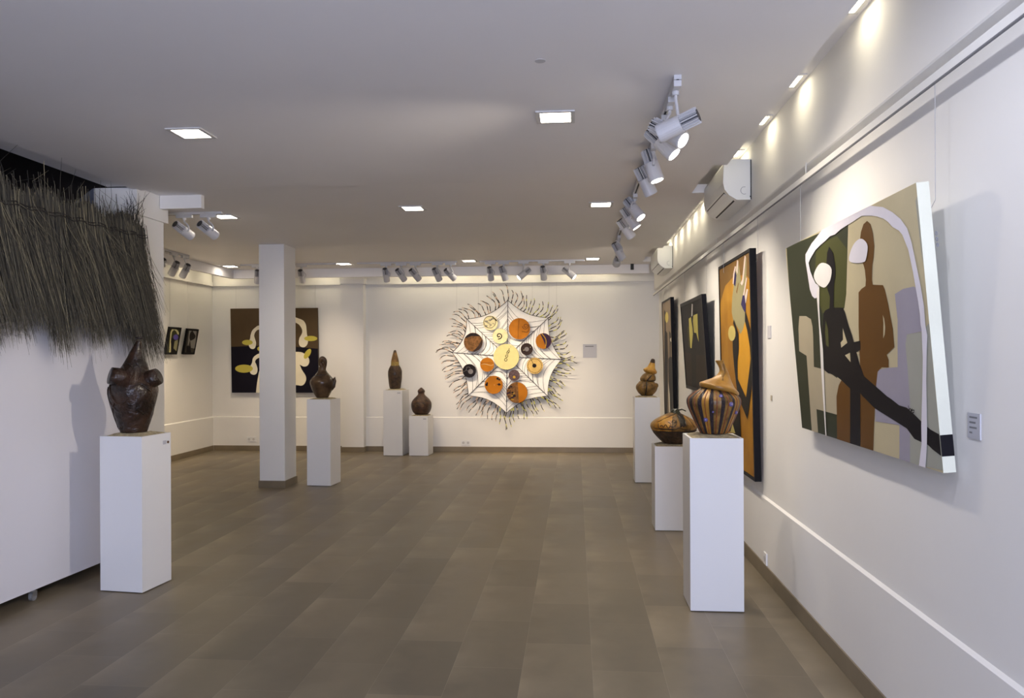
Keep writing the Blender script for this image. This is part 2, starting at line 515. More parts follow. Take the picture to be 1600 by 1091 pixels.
def head(mx, my, z, aim, label, group, lit=True, power=None, along='y', hang=0.13, size=78, col=None, energy=True):
    """mx,my: mount point on the track; aim: target point; z: ceiling"""
    t = thing('track_spotlight', (mx, my, z - .022), label, 'spotlight', group)
    bm = bmesh.new()
    a = (.018, .075) if along == 'y' else (.075, .018)
    box(bm, (mx - a[0], my - a[1], z - .052), (mx + a[0], my + a[1], z - .0225), bev=.003)
    tube(bm, [(mx, my, z - .05), (mx, my, z - .07)], .016, 12)
    build('adapter', bm, M['track'], t)
    piv = Vector((mx, my, z - .05 - hang))
    d = (Vector(aim) - piv).normalized()
    x, y, _ = frame_of(d)      # x is horizontal
    side = x * .058
    bm = bmesh.new()
    tube(bm, [(mx, my, z - .066), (mx, my, z - .085), piv + side * .7 + Vector((0, 0, .055)), piv + side + Vector((0, 0, .03)), piv + side, piv + side * .6], .008, 8)
    build('arm', bm, M['spot'], t)
    bm = bmesh.new()
    tube(bm, [piv + d * k for k in (-.03, -.028, .0, .05, .082, .088)], [.036, .042, .044, .045, .046, .044], 24)
    build('housing', bm, M['spot'], t)
    bm = bmesh.new()
    tube(bm, [piv - d * .03, piv - d * .115], .022, 12, 1)
    tube(bm, [piv - d * .112, piv - d * .115], .030, 20, 1)
    for q in range(13):
        an = 2 * PI * q / 13
        o = x * math.cos(an) + y * math.sin(an)
        tn = d.cross(o).normalized() * .0022
        obox(bm, piv - d * .031 + o * .012 - tn, -d * .083, o * .029, tn * 2)
    build('heat_sink', bm, [M['spot'], M['sinkcore']], t)
    bm = bmesh.new(); tube(bm, [piv + d * .0883, piv + d * .0888], .037, 24)
    build('lens', bm, M['lens'] if lit else M['spot'], t)
    if energy:
        l = bpy.data.lights.new('spot_beam', 'SPOT')
        l.energy = (power or SPOT_W) * SPOT_K; l.color = col or SPOT_COL
        l.spot_size = math.radians(size); l.spot_blend = .9; l.shadow_soft_size = .035
        o = bpy.data.objects.new('spot_beam', l)
        o.location = piv + d * .095 - t.location
        o.rotation_euler = d.to_track_quat('-Z', 'Y').to_euler()
        link(o, t)
    return t

XT = 0.48
track(XT, 3.62, XT, 7.45, Z1 + 0.0 if False else Z1, 'long white track with spotlights along the ceiling towards the camera on the right')
track(XT, 8.05, XT, 9.0, Z2, 'short far track on the right, in line with the long one')
G1 = 'spotlights on the right tracks'
def rt(px, py, aim, lab, **k):
    """place a head so that its lens centre is seen at px, py"""
    d = Vector((.6, 0, -.8)); 
    for _ in range(6):
        lens = on_x(px, py, XT + d.x * .09)
        piv = lens - d * .09
        d = (Vector(aim) - piv).normalized()
    zc = Z1 if piv.y < 7.6 else Z2
    head(XT, piv.y, zc, aim, lab, G1, hang=max(.09, zc - .05 - piv.z), size=100, **k)
head(XT, 3.70, Z1, (-3.1, 5.3, 1.35), 'nearest spotlight on the long track, turned left with its fins to the right', G1, power=75, hang=.165)
rt(1068, 220, (1.30, 3.35, 2.0), 'upper of the front spotlights on the long track, lens facing down right', power=12)
rt(1054, 242, (1.30, 3.9, 1.75), 'spotlight on the long track right below the front pair, lens facing down', power=23)
rt(1027, 283, (1.0, 4.6, 1.0), 'spotlight on the long track with straight arm and bright lens, behind the front group', power=26)
rt(1018, 299, (1.2, 5.6, 1.3), 'unlit looking spotlight on the long track turned its back, fourth of the row', power=29, lit=False)
rt(1001, 317, (1.30, 5.7, 1.5), 'spotlight in the middle of the long track, upper of the middle pair', power=26)
rt(994.5, 333, (1.30, 6.6, 1.5), 'spotlight in the middle of the long track, lower of the middle pair', power=23)
rt(987, 356, (1.30, 7.6, 1.6), 'last spotlight of the long track, before the gap to the short track', power=29)
rt(973, 405, (1.30, 9.0, 1.2), 'bright lensed spotlight on the short far right track', power=29)
rt(963, 413, (0.2, 12.2, 1.5), 'dark rearmost spotlight on the short far right track', power=23, lit=False)

# assumed track and spotlights out of view, added to light the near right wall
track(XT, -1.6, XT, 2.3, Z1, 'assumed white track outside the picture, carrying the two added spotlights')
head(XT, 1.9, Z1, (1.30, 3.0, 1.75), 'assumed spotlight out of view, added to light the wall at the two-figure painting', G1, power=13, size=112, col=(.88, .90, 1.0))
head(XT, 0.6, Z1, (1.30, 1.5, 1.75), 'assumed spotlight out of view, added to light the bare near right wall', G1, power=15, size=112, col=(.88, .90, 1.0))

G2 = 'spotlights on the left tracks'
p1, p2 = on_z(258, 334, Z2), on_z(347, 331, Z2)
track(p1.x, p2.y, p2.x, p2.y, Z2, 'short white track near the left pillar carrying two spotlights')
ty = p2.y
for px, ax, lab in ((288, -1.1, 'left spotlight of the pair on the short track by the left pillar'), (326, -1.0, 'right spotlight of the pair on the short track by the left pillar')):
    m = on_y(px, 334, ty)
    head(m.x, ty, Z2, (m.x + 1.6, ty + 4.0, 0.6), lab, G2, along='x', hang=.12, power=14)
p1, p2 = on_z(250, 387, Z2), on_z(294, 399, Z2)
track(p2.x, p1.y - .3, p2.x, p2.y, Z2, 'track running away from the camera near the left wall')
for f, lab in ((.05, 'front spotlight on the track near the left wall, half hidden by the pillar'), (.5, 'middle spotlight on the track near the left wall'), (.88, 'rear spotlight on the track near the left wall')):
    yy = p1.y + (p2.y - p1.y) * f
    head(p2.x, yy, Z2, (-5.9, yy + .55, 1.6), lab, G2, hang=.17, power=52, size=76, col=WARM)

G3 = 'spotlights on the rear tracks'
YT = on_z(600, 410, Z2).y
def rear_track(a, b, lab):
    track(on_y(a, 411, YT).x, YT, on_y(b, 411, YT).x, YT, Z2, lab)
rear_track(376, 526, 'rear track partly hidden behind the white pillar')
rear_track(558, 714, 'rear track with five spotlights left of the web wall piece top')
rear_track(749, 914, 'rear track with five spotlights above the right half of the web wall piece')
def rear(mpx, px_to, z_to, y_to, lab, **k):
    m = on_y(mpx, 411, YT)
    head(m.x, YT, Z2, (m.x + px_to, YT + y_to, z_to), lab, G3, along='x', hang=.14, col=WARM, **k)
rear(402, -.5, .9, 1.1, 'rear spotlight just left of the white pillar', power=30)
rear(471, -.15, 1.4, 1.2, 'rear spotlight just right of the white pillar', power=30)
rear(603, .0, 1.2, 1.1, 'first rear spotlight right of the pilaster, pointing straight down the wall', power=24)
rear(627, .75, 1.4, 1.2, 'second rear spotlight right of the pilaster, tilted right', power=24)
rear(649, .9, 1.5, 1.2, 'third rear spotlight right of the pilaster, tilted right', power=24)
rear(683, .5, 1.3, 1.2, 'fourth rear spotlight right of the pilaster', power=24)
rear(704, 1.0, 1.6, 1.1, 'fifth rear spotlight, at the right end of the left five, tilted right', power=28)
rear(766, .1, 1.3, 1.1, 'first spotlight on the right rear track', power=24)
rear(787, .5, 1.2, .6, 'second spotlight on the right rear track, lens edge glowing', power=24)
rear(818, -1.6, 1.3, -.5, 'rear spotlight with its bright lens facing down left, middle of the right rear track', power=19)
rear(849, .1, 1.3, 1.1, 'fourth spotlight on the right rear track, pointing down', power=24)
rear(890, 1.3, 1.6, -.3, 'last spotlight on the right rear track, bright lens facing right', power=19)

# ================================================================== AIR CONDITIONERS
def aircon(y0, y1, zb, label):
    t = thing('air_conditioner', (XB, (y0 + y1) / 2, zb), label, 'air conditioner', None)
    prof = [(0, 0), (.10, 0), (.155, .035), (.185, .075), (.195, .12), (.19, .25), (.17, .285), (0, .285)]
    bm = bmesh.new()
    pts = [Vector((XB - d, y0, zb + z)) for d, z in prof]
    prism(bm, pts, (0, y1 - y0, 0))
    es = [e for e in bm.edges if abs(e.verts[0].co.y - e.verts[1].co.y) < 1e-4 and e.verts[0].co.x < XB - .01]
    build('body', bm, M['ac'], t)
    # end cap seam and screw cover
    bm = bmesh.new()
    box(bm, (XB - .008, y0 - .002, zb + .002), (XB - .001, y0 - .0002, zb + .28))
    tube(bm, [(XB - .004, y0 - .004, zb + .022), (XB - .012, y0 - .004, zb + .022)], .005, 8)
    build('seam', bm, M['dark'], t)
    bm = bmesh.new()
    tube(bm, [Vector((XB - .05 + math.cos(a) * .024, y0 - .001, zb + .065 + math.sin(a) * .026)) for a in [PI * .4 + k * PI / 8 for k in range(11)]], .0014, 5)
    build('screw_cover', bm, M['ink'], t)
    # louvre: an inset flap on the slanted front underside with dark slots
    bm = bmesh.new()
    a, b = Vector((XB - .104, 0, zb + .0025)), Vector((XB - .178, 0, zb + .062))
    dv = b - a
    nrm = Vector((-dv.z, 0, dv.x)).normalized()
    if nrm.z > 0: nrm = -nrm
    obox(bm, a + Vector((0, y0 + .06, 0)) - nrm * .006, dv * .12, (0, y1 - y0 - .12, 0), nrm * .0075)
    obox(bm, a + dv * .97 + Vector((0, y0 + .06, 0)) - nrm * .006, dv * .06, (0, y1 - y0 - .12, 0), nrm * .0075)
    for yy in (y0 + .06, y1 - .068):
        obox(bm, a + Vector((0, yy, 0)) - nrm * .006, dv, (0, .006, 0), nrm * .0075)
    build('louvre_gap', bm, M['dark'], t)
    bm = bmesh.new()
    obox(bm, a + dv * .14 + Vector((0, y0 + .07, 0)) - nrm * .004, dv * .8, (0, y1 - y0 - .142, 0), nrm * .009)
    build('louvre', bm, M['ac'], t)
    return t
aircon(5.50, 6.31, EYE + 1.082, 'near wall-mounted white air conditioner high on the right wall')
aircon(9.85, 10.72, EYE + 1.09, 'far wall-mounted white air conditioner near the rear right corner')

# small black thing under the rear ceiling
p = on_y(987.5, 420, 11.25)
bm = bmesh.new(); box(bm, (p.x - .02, 11.235, 2.78), (p.x + .025, 11.265, Z2), bev=.003)
tag(build('ceiling_bracket', bm, M['dark']), 'small black bracket hanging under the rear right corner of the ceiling', 'bracket')
# grey round plate on the ceiling
p = on_z(844, 95, Z1)
bm = bmesh.new(); tube(bm, [(p.x, p.y, Z1 - .002), (p.x, p.y, Z1 - .0002)], .024, 20)
tag(build('ceiling_cover_plate', bm, M['grey']), 'faint round grey cover plate on the ceiling in front of the near right light', 'cover plate')

# ================================================================== MOVABLE PANEL AND REED FRINGE
pa, pb = Vector((-3.475, 3.35, 0)), Vector((-3.375, 5.65, 0))
pd = (pb - pa).normalized(); pn = Vector((-pd.y, pd.x, 0))
t = thing('display_panel', ((pa + pb) / 2), 'large white movable display panel on castors under the reed fringe', 'display panel')
bm = bmesh.new(); obox(bm, pa + Vector((0, 0, .075)), pb - pa, pn * .06, (0, 0, 2.47)); build('panel', bm, M['panelw'], t)
M['wheel'] = mat('castor_wheel', (0.22, 0.22, 0.22, 1), 0.25)
M['steel'] = mat('castor_steel', (0.4, 0.4, 0.4, 1), 0.3, metal=.8)
for yy in (4.62, 3.55, 5.5):
    f = (yy - pa.y) / (pb.y - pa.y)
    c = pa + (pb - pa) * f + pn * .03
    bm = bmesh.new()
    tube(bm, [c + Vector((0, 0, .08)), c + Vector((0, 0, .055))], .018, 12)
    box(bm, (c.x - .016, c.y - .02, .03), (c.x - .012, c.y + .02, .062)); box(bm, (c.x + .012, c.y - .02, .03), (c.x + .016, c.y + .02, .062))
    fk = build('castor', bm, M['steel'], t)
    bm = bmesh.new(); tube(bm, [c + Vector((-.011, 0, .026)), c + Vector((.011, 0, .026))], .026, 16)
    # sub-part sits under the castor
    w_ = build('wheel', bm, M['wheel'], t); w_.parent = fk

M['reed'] = None
def reed_mat():
    m, nt, b = new_mat('dry_reeds')
    N, L = nt.nodes, nt.links
    g = N.new('ShaderNodeNewGeometry')
    r = N.new('ShaderNodeValToRGB')
    r.color_ramp.elements[0].color = rgb(26, 24, 22); r.color_ramp.elements[1].color = rgb(128, 120, 96)
    e = r.color_ramp.elements.new(.45); e.color = rgb(58, 54, 46)
    e = r.color_ramp.elements.new(.8); e.color = rgb(78, 74, 62)
    L.new(g.outputs['Random Per Island'], r.inputs['Fac'])
    L.new(r.outputs['Color'], b.inputs['Base Color'])
    b.inputs['Roughness'].default_value = .7
    return m
M['reed'] = reed_mat()
random.seed(4)
t = thing('reed_fringe', ((pa + pb) / 2 + Vector((.1, 0, 1.5))), 'long dry brown reed fringe hanging over the top of the white display panel', 'reed fringe')
bm = bmesh.new()
def hem(s):
    return 1.60 + .07 * math.sin(s * 17 + 1) + .05 * math.sin(s * 41) + (.12 if abs(s - .62) < .03 else 0) + .10 * (1 - s)
def reed(s, depth, top, bot, fl, sway, r):
    c = pa + (pb - pa) * s - pn * (.02 + depth)
    n = 6
    ph = random.uniform(0, 6)
    pts = []
    for k in range(n + 1):
        q = k / n
        z = top + (bot - top) * q
        off = fl * q ** 1.4 + .006 * math.sin(ph + q * 5)
        pts.append(c - pn * off + pd * (sway * q ** 1.3 + .008 * math.sin(ph * 2 + q * 4)) + Vector((0, 0, z)))
    tube(bm, pts, [r * (1 - .75 * (k / n) ** 2) for k in range(n + 1)], 3, cap=False)
for i in range(6800):
    s = random.random()
    clump = math.floor(s * 26) + random.randint(-1, 0)
    rnd = random.Random(clump)
    cf, cs, ch = rnd.uniform(.05, .15), rnd.uniform(.015, .06), rnd.uniform(-.09, .07)
    top = 2.555 + .03 * math.sin(s * 37) + random.gauss(0, .025)
    if random.random() < .03: top += random.uniform(.03, .14)
    bot = hem(s) + ch + abs(random.gauss(0, .09)) - (.12 * random.random() if random.random() < .1 else 0)
    if random.random() < .2: bot += random.uniform(0, .5)
    reed(s, random.uniform(0, .075), top, bot, cf + random.uniform(-.03, .06), cs + random.gauss(0, .03), random.uniform(.0013, .0027))
for i in range(60):      # wild stalks over the top and at the right end
    s = random.choice([random.uniform(0.2, 1), random.uniform(.93, 1)])
    c = pa + (pb - pa) * s - pn * random.uniform(.02, .08)
    h = random.uniform(.08, .26)
    tube(bm, [c + Vector((0, 0, 2.55)), c + Vector((random.gauss(0, .02), random.gauss(0, .03), 2.58 + h * .5)), c + Vector((random.gauss(0, .04), random.gauss(0, .07), 2.58 + h))], [.0025, .002, .0008], 3, cap=False)
build('reeds', bm, M['reed'], t, normals=False)
M['cord'] = mat('binding_cord', rgb(35, 30, 26), .8)
bm = bmesh.new()
random.seed(9)
prev = None
for row in range(2):
    pts = []
    for k in range(60):
        s = k / 59
        pts.append(pa + (pb - pa) * s - pn * (.105 + .01 * math.sin(k * 2.1) + .012 * row) + Vector((0, 0, 2.475 - .02 * row + .008 * math.sin(k * 1.3))))
    tube(bm, pts, .0035, 5)
build('binding_cord', bm, M['cord'], t)

# ================================================================== PEDESTALS
def pedestal(c, ang, wx, wy, h, label, tagpos=None):
    """c: near-left base corner (x,y); ang: rotation of the front edge"""
    ax = Vector((math.cos(ang), math.sin(ang), 0)); ay = Vector((-math.sin(ang), math.cos(ang), 0))
    c = Vector((c[0], c[1], 0))
    mid = c + ax * wx / 2 + ay * wy / 2
    t = thing('pedestal', mid, label, 'pedestal', 'white display pedestals')
    bm = bmesh.new()
    th = .016
    obox(bm, c + Vector((0, 0, .006)), ax * wx, ay * wy, (0, 0, h - .026))
    v0 = c + Vector((0, 0, h - .02))
    obox(bm, v0, ax * wx, ay * th, (0, 0, .02)); obox(bm, v0 + ay * (wy - th), ax * wx, ay * th, (0, 0, .02))
    obox(bm, v0 + ay * th, ax * th, ay * (wy - 2 * th), (0, 0, .02)); obox(bm, v0 + ay * th + ax * (wx - th), ax * th, ay * (wy - 2 * th), (0, 0, .02))
    build('body', bm, M['ped'], t)
    bm = bmesh.new()
    obox(bm, c + ax * .02 + ay * .02, ax * (wx - .04), ay * (wy - .04), (0, 0, .006))
    build('foot_plate', bm, M['dark'], t)
    # mounded sand in the shallow tray on top
    bm = bmesh.new()
    n = 22
    rnd = random.Random(int(h * 1000))
    g = []
    for j in range(n + 1):
        row = []
        for i in range(n + 1):
            u, v = i / n, j / n
            e = min(u, v, 1 - u, 1 - v)
            z = h - .006 + .020 * min(1, e * 5) ** .7 + (rnd.uniform(-.003, .003) if e > 0 else 0)
            row.append(bm.verts.new(c + ax * (th + .001 + u * (wx - 2 * th - .002)) + ay * (th + .001 + v * (wy - 2 * th - .002)) + Vector((0, 0, z))))
        g.append(row)
    for j in range(n):
        for i in range(n): bm.faces.new((g[j][i], g[j][i + 1], g[j + 1][i + 1], g[j + 1][i]))
    r = bmesh.ops.extrude_face_region(bm, geom=bm.faces[:])
    for v in [q for q in r['geom'] if isinstance(q, bmesh.types.BMVert)]: v.co.z = h - .0195
    build('sand_layer', bm, M['sand'], t, smooth=False)
    if tagpos:
        f, zt, wd, side = tagpos
        bm = bmesh.new()
        if side == 'front':
            obox(bm, c + ax * (wx * f) - ay * .002 + Vector((0, 0, h - zt)), ax * wd, ay * .0018, (0, 0, .022))
        else:
            obox(bm, c + ax * (wx + .0002) + ay * (wy * f) + Vector((0, 0, h - zt)), ax * .0018, ay * wd, (0, 0, .026))
        build('label_card', bm, M['card_grey'], t)
        if side != 'front':
            bm = bmesh.new()
            q = c + ax * (wx + .001) + ay * (wy * f + wd + .016) + Vector((0, 0, h - zt + .012))
            tube(bm, [q, q + ax * .004], .009, 14)
            build('round_sticker', bm, M['sticker'], t)
    return mid

M['sticker'] = mat('brown_sticker', rgb(96, 66, 40), .5)
def base_corner(px, py): return on_z(px, py, 0)
def ped_from(a, b, c, h, label, **k):
    """a: left front base pixel, b: front corner pixel, c: right back base pixel"""
    A, B, D = base_corner(*a), base_corner(*b), base_corner(*c)
    e = B - A
    ang = math.atan2(e.y, e.x)
    return pedestal((A.x, A.y), ang, e.length, (D - B).length * 1.0, h, label, **k)
P1 = ped_from((157, 924), (222.5, 928), (266.5, 907), 1.025, 'near left white pedestal carrying the dark brown two-mouthed jar', tagpos=(.72, .075, .035, 'side'))
P2 = ped_from((479.9, 759.4), (516.6, 760.3), (530.8, 753.5), 1.03, 'white pedestal right of the white pillar carrying the brown gourd jar')
P3 = ped_from((599.3, 712.3), (628.8, 712.8), (636.3, 708.3), 1.015, 'tall white pedestal by the rear wall carrying the slim dark jar', tagpos=(.74, .055, .05, 'front'))
P4 = ped_from((639.4, 712.6), (669, 713), (677.2, 708.8), .616, 'lowest white pedestal, by the rear wall, carrying the round brown pot', tagpos=(.74, .055, .05, 'front'))
def ped_al(px, py, w_, dpt, h, label):
    A = base_corner(px, py)
    return pedestal((A.x, A.y), 0, w_, dpt, h, label)
P5 = ped_al(992.5, 754.8, .30, .30, 1.03, 'white pedestal near the rear right corner carrying the stacked gourd jar')
P6 = ped_al(1023.8, 830, .30, .30, .741, 'low white pedestal on the right, half hidden behind the nearest right one')
P7 = ped_al(1079, 956, .316, .31, 1.044, 'nearest white pedestal on the right carrying the striped lidded jar')

# ================================================================== POTTERY
def glaze(name, c1, c2, rough=.28, scale=14, bump=.5, bscale=45):
    return mat(name, c1, rough + .12, vary=.25, col2=c2, scale=scale, bump=bump, bscale=bscale, coat=.12, spec=.35)
M['g_dark'] = glaze('dark_brown_glaze', rgb(30, 23, 19), rgb(60, 42, 31), .12, 9, 1.0, 40)
M['g_brown'] = glaze('brown_glaze', rgb(66, 50, 37), rgb(92, 71, 50), .12, 10, .15, 40)
M['g_deep'] = glaze('deep_brown_glaze', rgb(52, 40, 30), rgb(84, 62, 42), .4, 22, .9, 70)
M['g_red'] = glaze('red_brown_glaze', rgb(50, 38, 30), rgb(84, 58, 42), .35, 18, .8, 60)
M['g_tan'] = glaze('tan_glaze', rgb(146, 104, 40), rgb(170, 124, 52), .25, 9, .2, 40)
M['g_olive'] = glaze('olive_brown_glaze', rgb(92, 68, 34), rgb(140, 104, 50), .35, 16, .5, 50)
M['g_honey'] = glaze('honey_glaze', rgb(176, 116, 40), rgb(196, 150, 66), .25, 16, .4, 50)
M['g_black'] = glaze('black_glaze', rgb(20, 17, 16), rgb(34, 26, 24), .3, 20, .6, 60)
M['g_bead'] = glaze('black_beading', rgb(18, 14, 20), rgb(44, 30, 40), .3, 120, 1.0, 160)
M['g_blue'] = mat('lilac_glaze', rgb(88, 82, 140), .4, coat=.2)
M['g_blue2'] = mat('light_lilac', rgb(160, 150, 200), .25)
M['g_yel'] = glaze('yellow_ochre', rgb(120, 98, 46), rgb(150, 128, 64), .35)

R_ = Vector((math.cos(YAW), math.sin(YAW), 0))     # across the view
N_ = Vector((math.sin(YAW), -math.cos(YAW), 0))    # towards the camera

def pot_base(mid, h, px=None):
    b = Vector((mid.x, mid.y, h + .0165))
    if px is not None:
        q = hit(px, 600, mid, N_)
        b.x, b.y = q.x, q.y
    return b
def prof(rows, cx, base, k, sc_=1.0):
    """rows of crop (y, halfwidth[, centre]) -> (z, r, shift)"""
    out = []
    for r in rows:
        s = (r[2] - cx) / k if len(r) > 2 else 0
        out.append(((base - r[0]) / k, r[1] / k * sc_, s))
    return out

def view_dir(d_right, d_near, d_up): return R_ * d_right + N_ * d_near + Vector((0, 0, d_up))

# --- jar with two side mouths
b1 = pot_base(P1, 1.025, 208.5)
t = thing('two_mouthed_jar', b1, 'dark glossy brown jar with pointed top and two side mouths on the near left pedestal', 'jar', 'sculpted ceramic jars')
K = 1540.
rows = [(1030, 120), (1020, 130), (950, 150), (850, 187), (750, 214), (650, 233), (600, 236), (550, 228), (500, 205), (450, 178), (400, 152), (350, 125, 335), (300, 102, 340), (250, 80, 345), (200, 62, 352), (150, 45, 365), (100, 31, 378), (82, 26, 380)]
pr = prof(rows, 322, 1030, K)
bm = bmesh.new()
def f1(th, z, r):
    v = 1 + .018 * math.sin(3 * th + z * 16) + .014 * math.sin(7 * th - z * 30)
    if .04 < z < .13: v += .01 * math.sin(z * 500)
    return r * v
lathe(bm, b1, pr, 64, f1)
build('body', bm, M['g_dark'], t, smooth=True)
for (cx_, cy_, dr, dn, du, r0, r1, ln) in ((268, 470, -.72, .60, .25, .066, .056, .082), (462, 500, .80, .05, .32, .064, .056, .085)):
    st = b1 + R_ * ((cx_ - 322) / K) + Vector((0, 0, (1030 - cy_) / K))
    d = view_dir(dr, dn, du).normalized()
    st = st + N_ * (.07 if dn > .3 else 0)
    bm = bmesh.new()
    L_ = ln
    pts = [st - d * .05, st, st + d * L_ * .6, st + d * L_, st + d * L_ * .99, st + d * L_ * .6, st + d * L_ * .1]
    tube(bm, pts, [r0 * .9, r0, (r0 + r1) / 2, r1, r1 * .72, r1 * .6, r1 * .5], 28)
    build('side_mouth', bm, M['g_dark'], t, smooth=True)
bm = bmesh.new()
c = b1 + R_ * ((382 - 322) / K) + Vector((0, 0, (1030 - 72) / K))
tube(bm, [c + R_ * .019 * math.cos(a) + N_ * .019 * math.sin(a) + Vector((0, 0, .012)) for a in [2 * PI * k / 20 for k in range(21)]], .007, 10, cap=False)
build('ring_rim', bm, M['g_black'], t, smooth=True)
bm = bmesh.new()
def on_pot(base, pr, sx, z, lift=.002):
    """point on lathe front surface at lateral offset sx, height z"""
    ps = spline(pr, 6)
    best = min(ps, key=lambda q: abs(q[0] - z))
    r = best[1]
    x = max(-r * .98, min(r * .98, sx - best[2]))
    return Vector(base) + R_ * (best[2] + x) + N_ * (math.sqrt(max(r * r - x * x, 0)) + lift) + Vector((0, 0, z))
def ridge(bm, base, pr, cx, by, K, pts, r, mi=0, lift=.0):
    pp = spline([tuple(p) for p in pts], 4)
    tube(bm, [on_pot(base, pr, (x - cx) / K, (by - y) / K, lift) for x, y in pp], r, 6, mi)
for pts in ([(150, 520), (190, 640), (250, 720), (320, 720), (380, 660)], [(110, 560), (150, 700), (230, 780), (300, 830)], [(230, 700), (180, 800), (190, 980)],
            [(350, 560), (400, 580), (470, 520), (540, 600)], [(300, 300), (360, 340), (400, 420), (380, 520)], [(380, 280), (440, 380), (450, 480)], [(270, 330), (310, 400), (300, 470)],
            [(200, 990), (330, 1000), (430, 985)], [(480, 620), (440, 760), (480, 840)]):
    ridge(bm, b1, pr, 322, 1030, K, pts, .0062)
for q in range(6):
    ridge(bm, b1, pr, 322, 1030, K, [(320, 760 + q * 14), (370, 750 + q * 14), (430, 762 + q * 12)], .0022)
build('relief', bm, M['g_dark'], t, smooth=True)

# --- gourd jar with looped head
b2 = pot_base(P2, 1.03, 503.5)
t = thing('gourd_jar', b2, 'glossy brown gourd-shaped jar with a looped neck and side lug, right of the white pillar', 'jar', 'sculpted ceramic jars')
K = 1790.
pr = prof([(972, 120), (960, 132), (900, 168), (800, 217), (700, 252), (640, 262), (600, 252), (550, 220), (500, 175), (470, 148), (420, 108), (380, 84), (350, 76, 468), (310, 80, 472)], 460, 972, K)
bm = bmesh.new(); lathe(bm, b2, pr, 56); build('body', bm, M['g_brown'], t, smooth=True)
bm = bmesh.new()
lp = []
for k in range(25):
    a = -PI / 2 + 2 * PI * k / 24
    lp.append(b2 + R_ * ((476 - 460) / K + .026 * math.cos(a)) + N_ * (.012 * math.sin(a * 1)) + Vector((0, 0, (972 - 215) / K + .052 * math.sin(a))))
tube(bm, lp, [.0255 + .002 * math.sin(k) for k in range(25)], 14, cap=False)
build('loop_head', bm, M['g_brown'], t, smooth=True)
bm = bmesh.new()
tube(bm, [b2 + R_ * .128 + Vector((0, 0, .21)), b2 + R_ * .148 + Vector((0, 0, .235)), b2 + R_ * .150 + Vector((0, 0, .20)), b2 + R_ * .138 + Vector((0, 0, .13)), b2 + R_ * .11 + Vector((0, 0, .09))], [.012, .018, .020, .020, .014], 12)
build('lug', bm, M['g_brown'], t, smooth=True)
bm = bmesh.new()
ridge(bm, b2, pr, 460, 972, K, [(312, 494), (360, 490), (410, 492)], .0035); ridge(bm, b2, pr, 460, 972, K, [(450, 474), (500, 470), (570, 474)], .0035)
for x in range(320, 600, 26): ridge(bm, b2, pr, 460, 972, K, [(x, 484), (x + 3, 505)], .0025)
build('incised_band', bm, M['g_black'], t, smooth=True)

# --- slim dark jar
b3 = pot_base(P3, 1.015, 617.3)
t = thing('slim_jar', b3, 'tall slim dark jar with a yellowish pointed neck on the tall rear pedestal', 'jar', 'sculpted ceramic jars')
K = 915.
pr = prof([(634, 70), (625, 76), (580, 85), (500, 95), (400, 99), (350, 88), (310, 66), (290, 58), (250, 56), (200, 46), (150, 33), (110, 22), (90, 17), (82, 8)], 248, 634, K)
bm = bmesh.new()
lathe(bm, b3, pr, 40, lambda th, z, r: r * (1 + .012 * math.sin(9 * th + 40 * z)), lambda th, z: 0 if z < .36 or z > .56 else (2 if z < .42 else 1))
build('body', bm, [M['g_deep'], M['g_olive'], M['g_yel']], t, smooth=True)
bm = bmesh.new()
for rr_ in (.045, .030, .014):
    tube(bm, [on_pot(b3, pr, rr_ * math.cos(a), .178 + rr_ * math.sin(a), .001) for a in [2 * PI * k / 20 for k in range(21)]], .0035, 6, cap=False)
for zz in (.27, .30, .33):
    tube(bm, [on_pot(b3, pr, x * .012, zz + .010 * (-1) ** x, .001) for x in range(-7, 8)], .003, 5)
build('relief', bm, M['g_deep'], t, smooth=True)

# --- round pot with knobbed top
b4 = pot_base(P4, .616, 658.2)
t = thing('round_pot', b4, 'round reddish brown pot with a small pointed knob on the lowest pedestal', 'pot', 'sculpted ceramic jars')
pr = prof([(1015, 90), (1005, 100), (980, 122), (930, 141), (880, 146), (840, 138), (800, 112), (770, 82), (740, 52), (722, 42), (705, 45), (690, 50), (670, 44), (650, 24), (635, 8)], 622, 1015, K)
bm = bmesh.new(); lathe(bm, b4, pr, 44, lambda th, z, r: r * (1 + (.05 * math.sin(8 * th) if z > .31 else .01 * math.sin(5 * th)))); build('body', bm, M['g_red'], t, smooth=True)
bm = bmesh.new()
for sx in (-.05, .03):
    for rr_ in (.024, .011):
        tube(bm, [on_pot(b4, pr, sx + rr_ * math.cos(a), .145 + rr_ * math.sin(a), .001) for a in [2 * PI * k / 16 for k in range(17)]], .003, 6, cap=False)
tube(bm, [on_pot(b4, pr, x * .014, .21 - .0004 * x * x, .001) for x in range(-7, 8)], .003, 6)
build('relief', bm, M['g_olive'], t, smooth=True)

# --- stacked gourd jar
b5 = pot_base(P5, 1.03, 1010.4)
t = thing('stacked_gourd_jar', b5, 'yellowish brown jar of stacked bulges with a tilted hat-like top, near the rear right corner', 'jar', 'sculpted ceramic jars')
K = 1741.
pr = prof([(907, 108), (900, 120), (850, 172), (800, 206), (740, 228), (680, 216), (630, 175), (600, 150)], 415, 907, K)
for r in range(1): pass
bm = bmesh.new()
lathe(bm, b5, pr, 64, lambda th, z, r: r * (1 - .10 * max(0, math.cos(4 * (th - 1.2))) ** 12), None)
build('body', bm, M['g_olive'], t, smooth=True)
pr2 = prof([(625, 120, 430), (590, 158, 440), (545, 168, 442), (500, 152, 450), (450, 120, 462), (425, 90, 472)], 415, 907, K)
bm = bmesh.new(); lathe(bm, b5, pr2, 48, lambda th, z, r: r * (1 - .10 * max(0, math.cos(3 * (th - .6))) ** 10)); build('upper_bulge', bm, M['g_olive'], t, smooth=True)
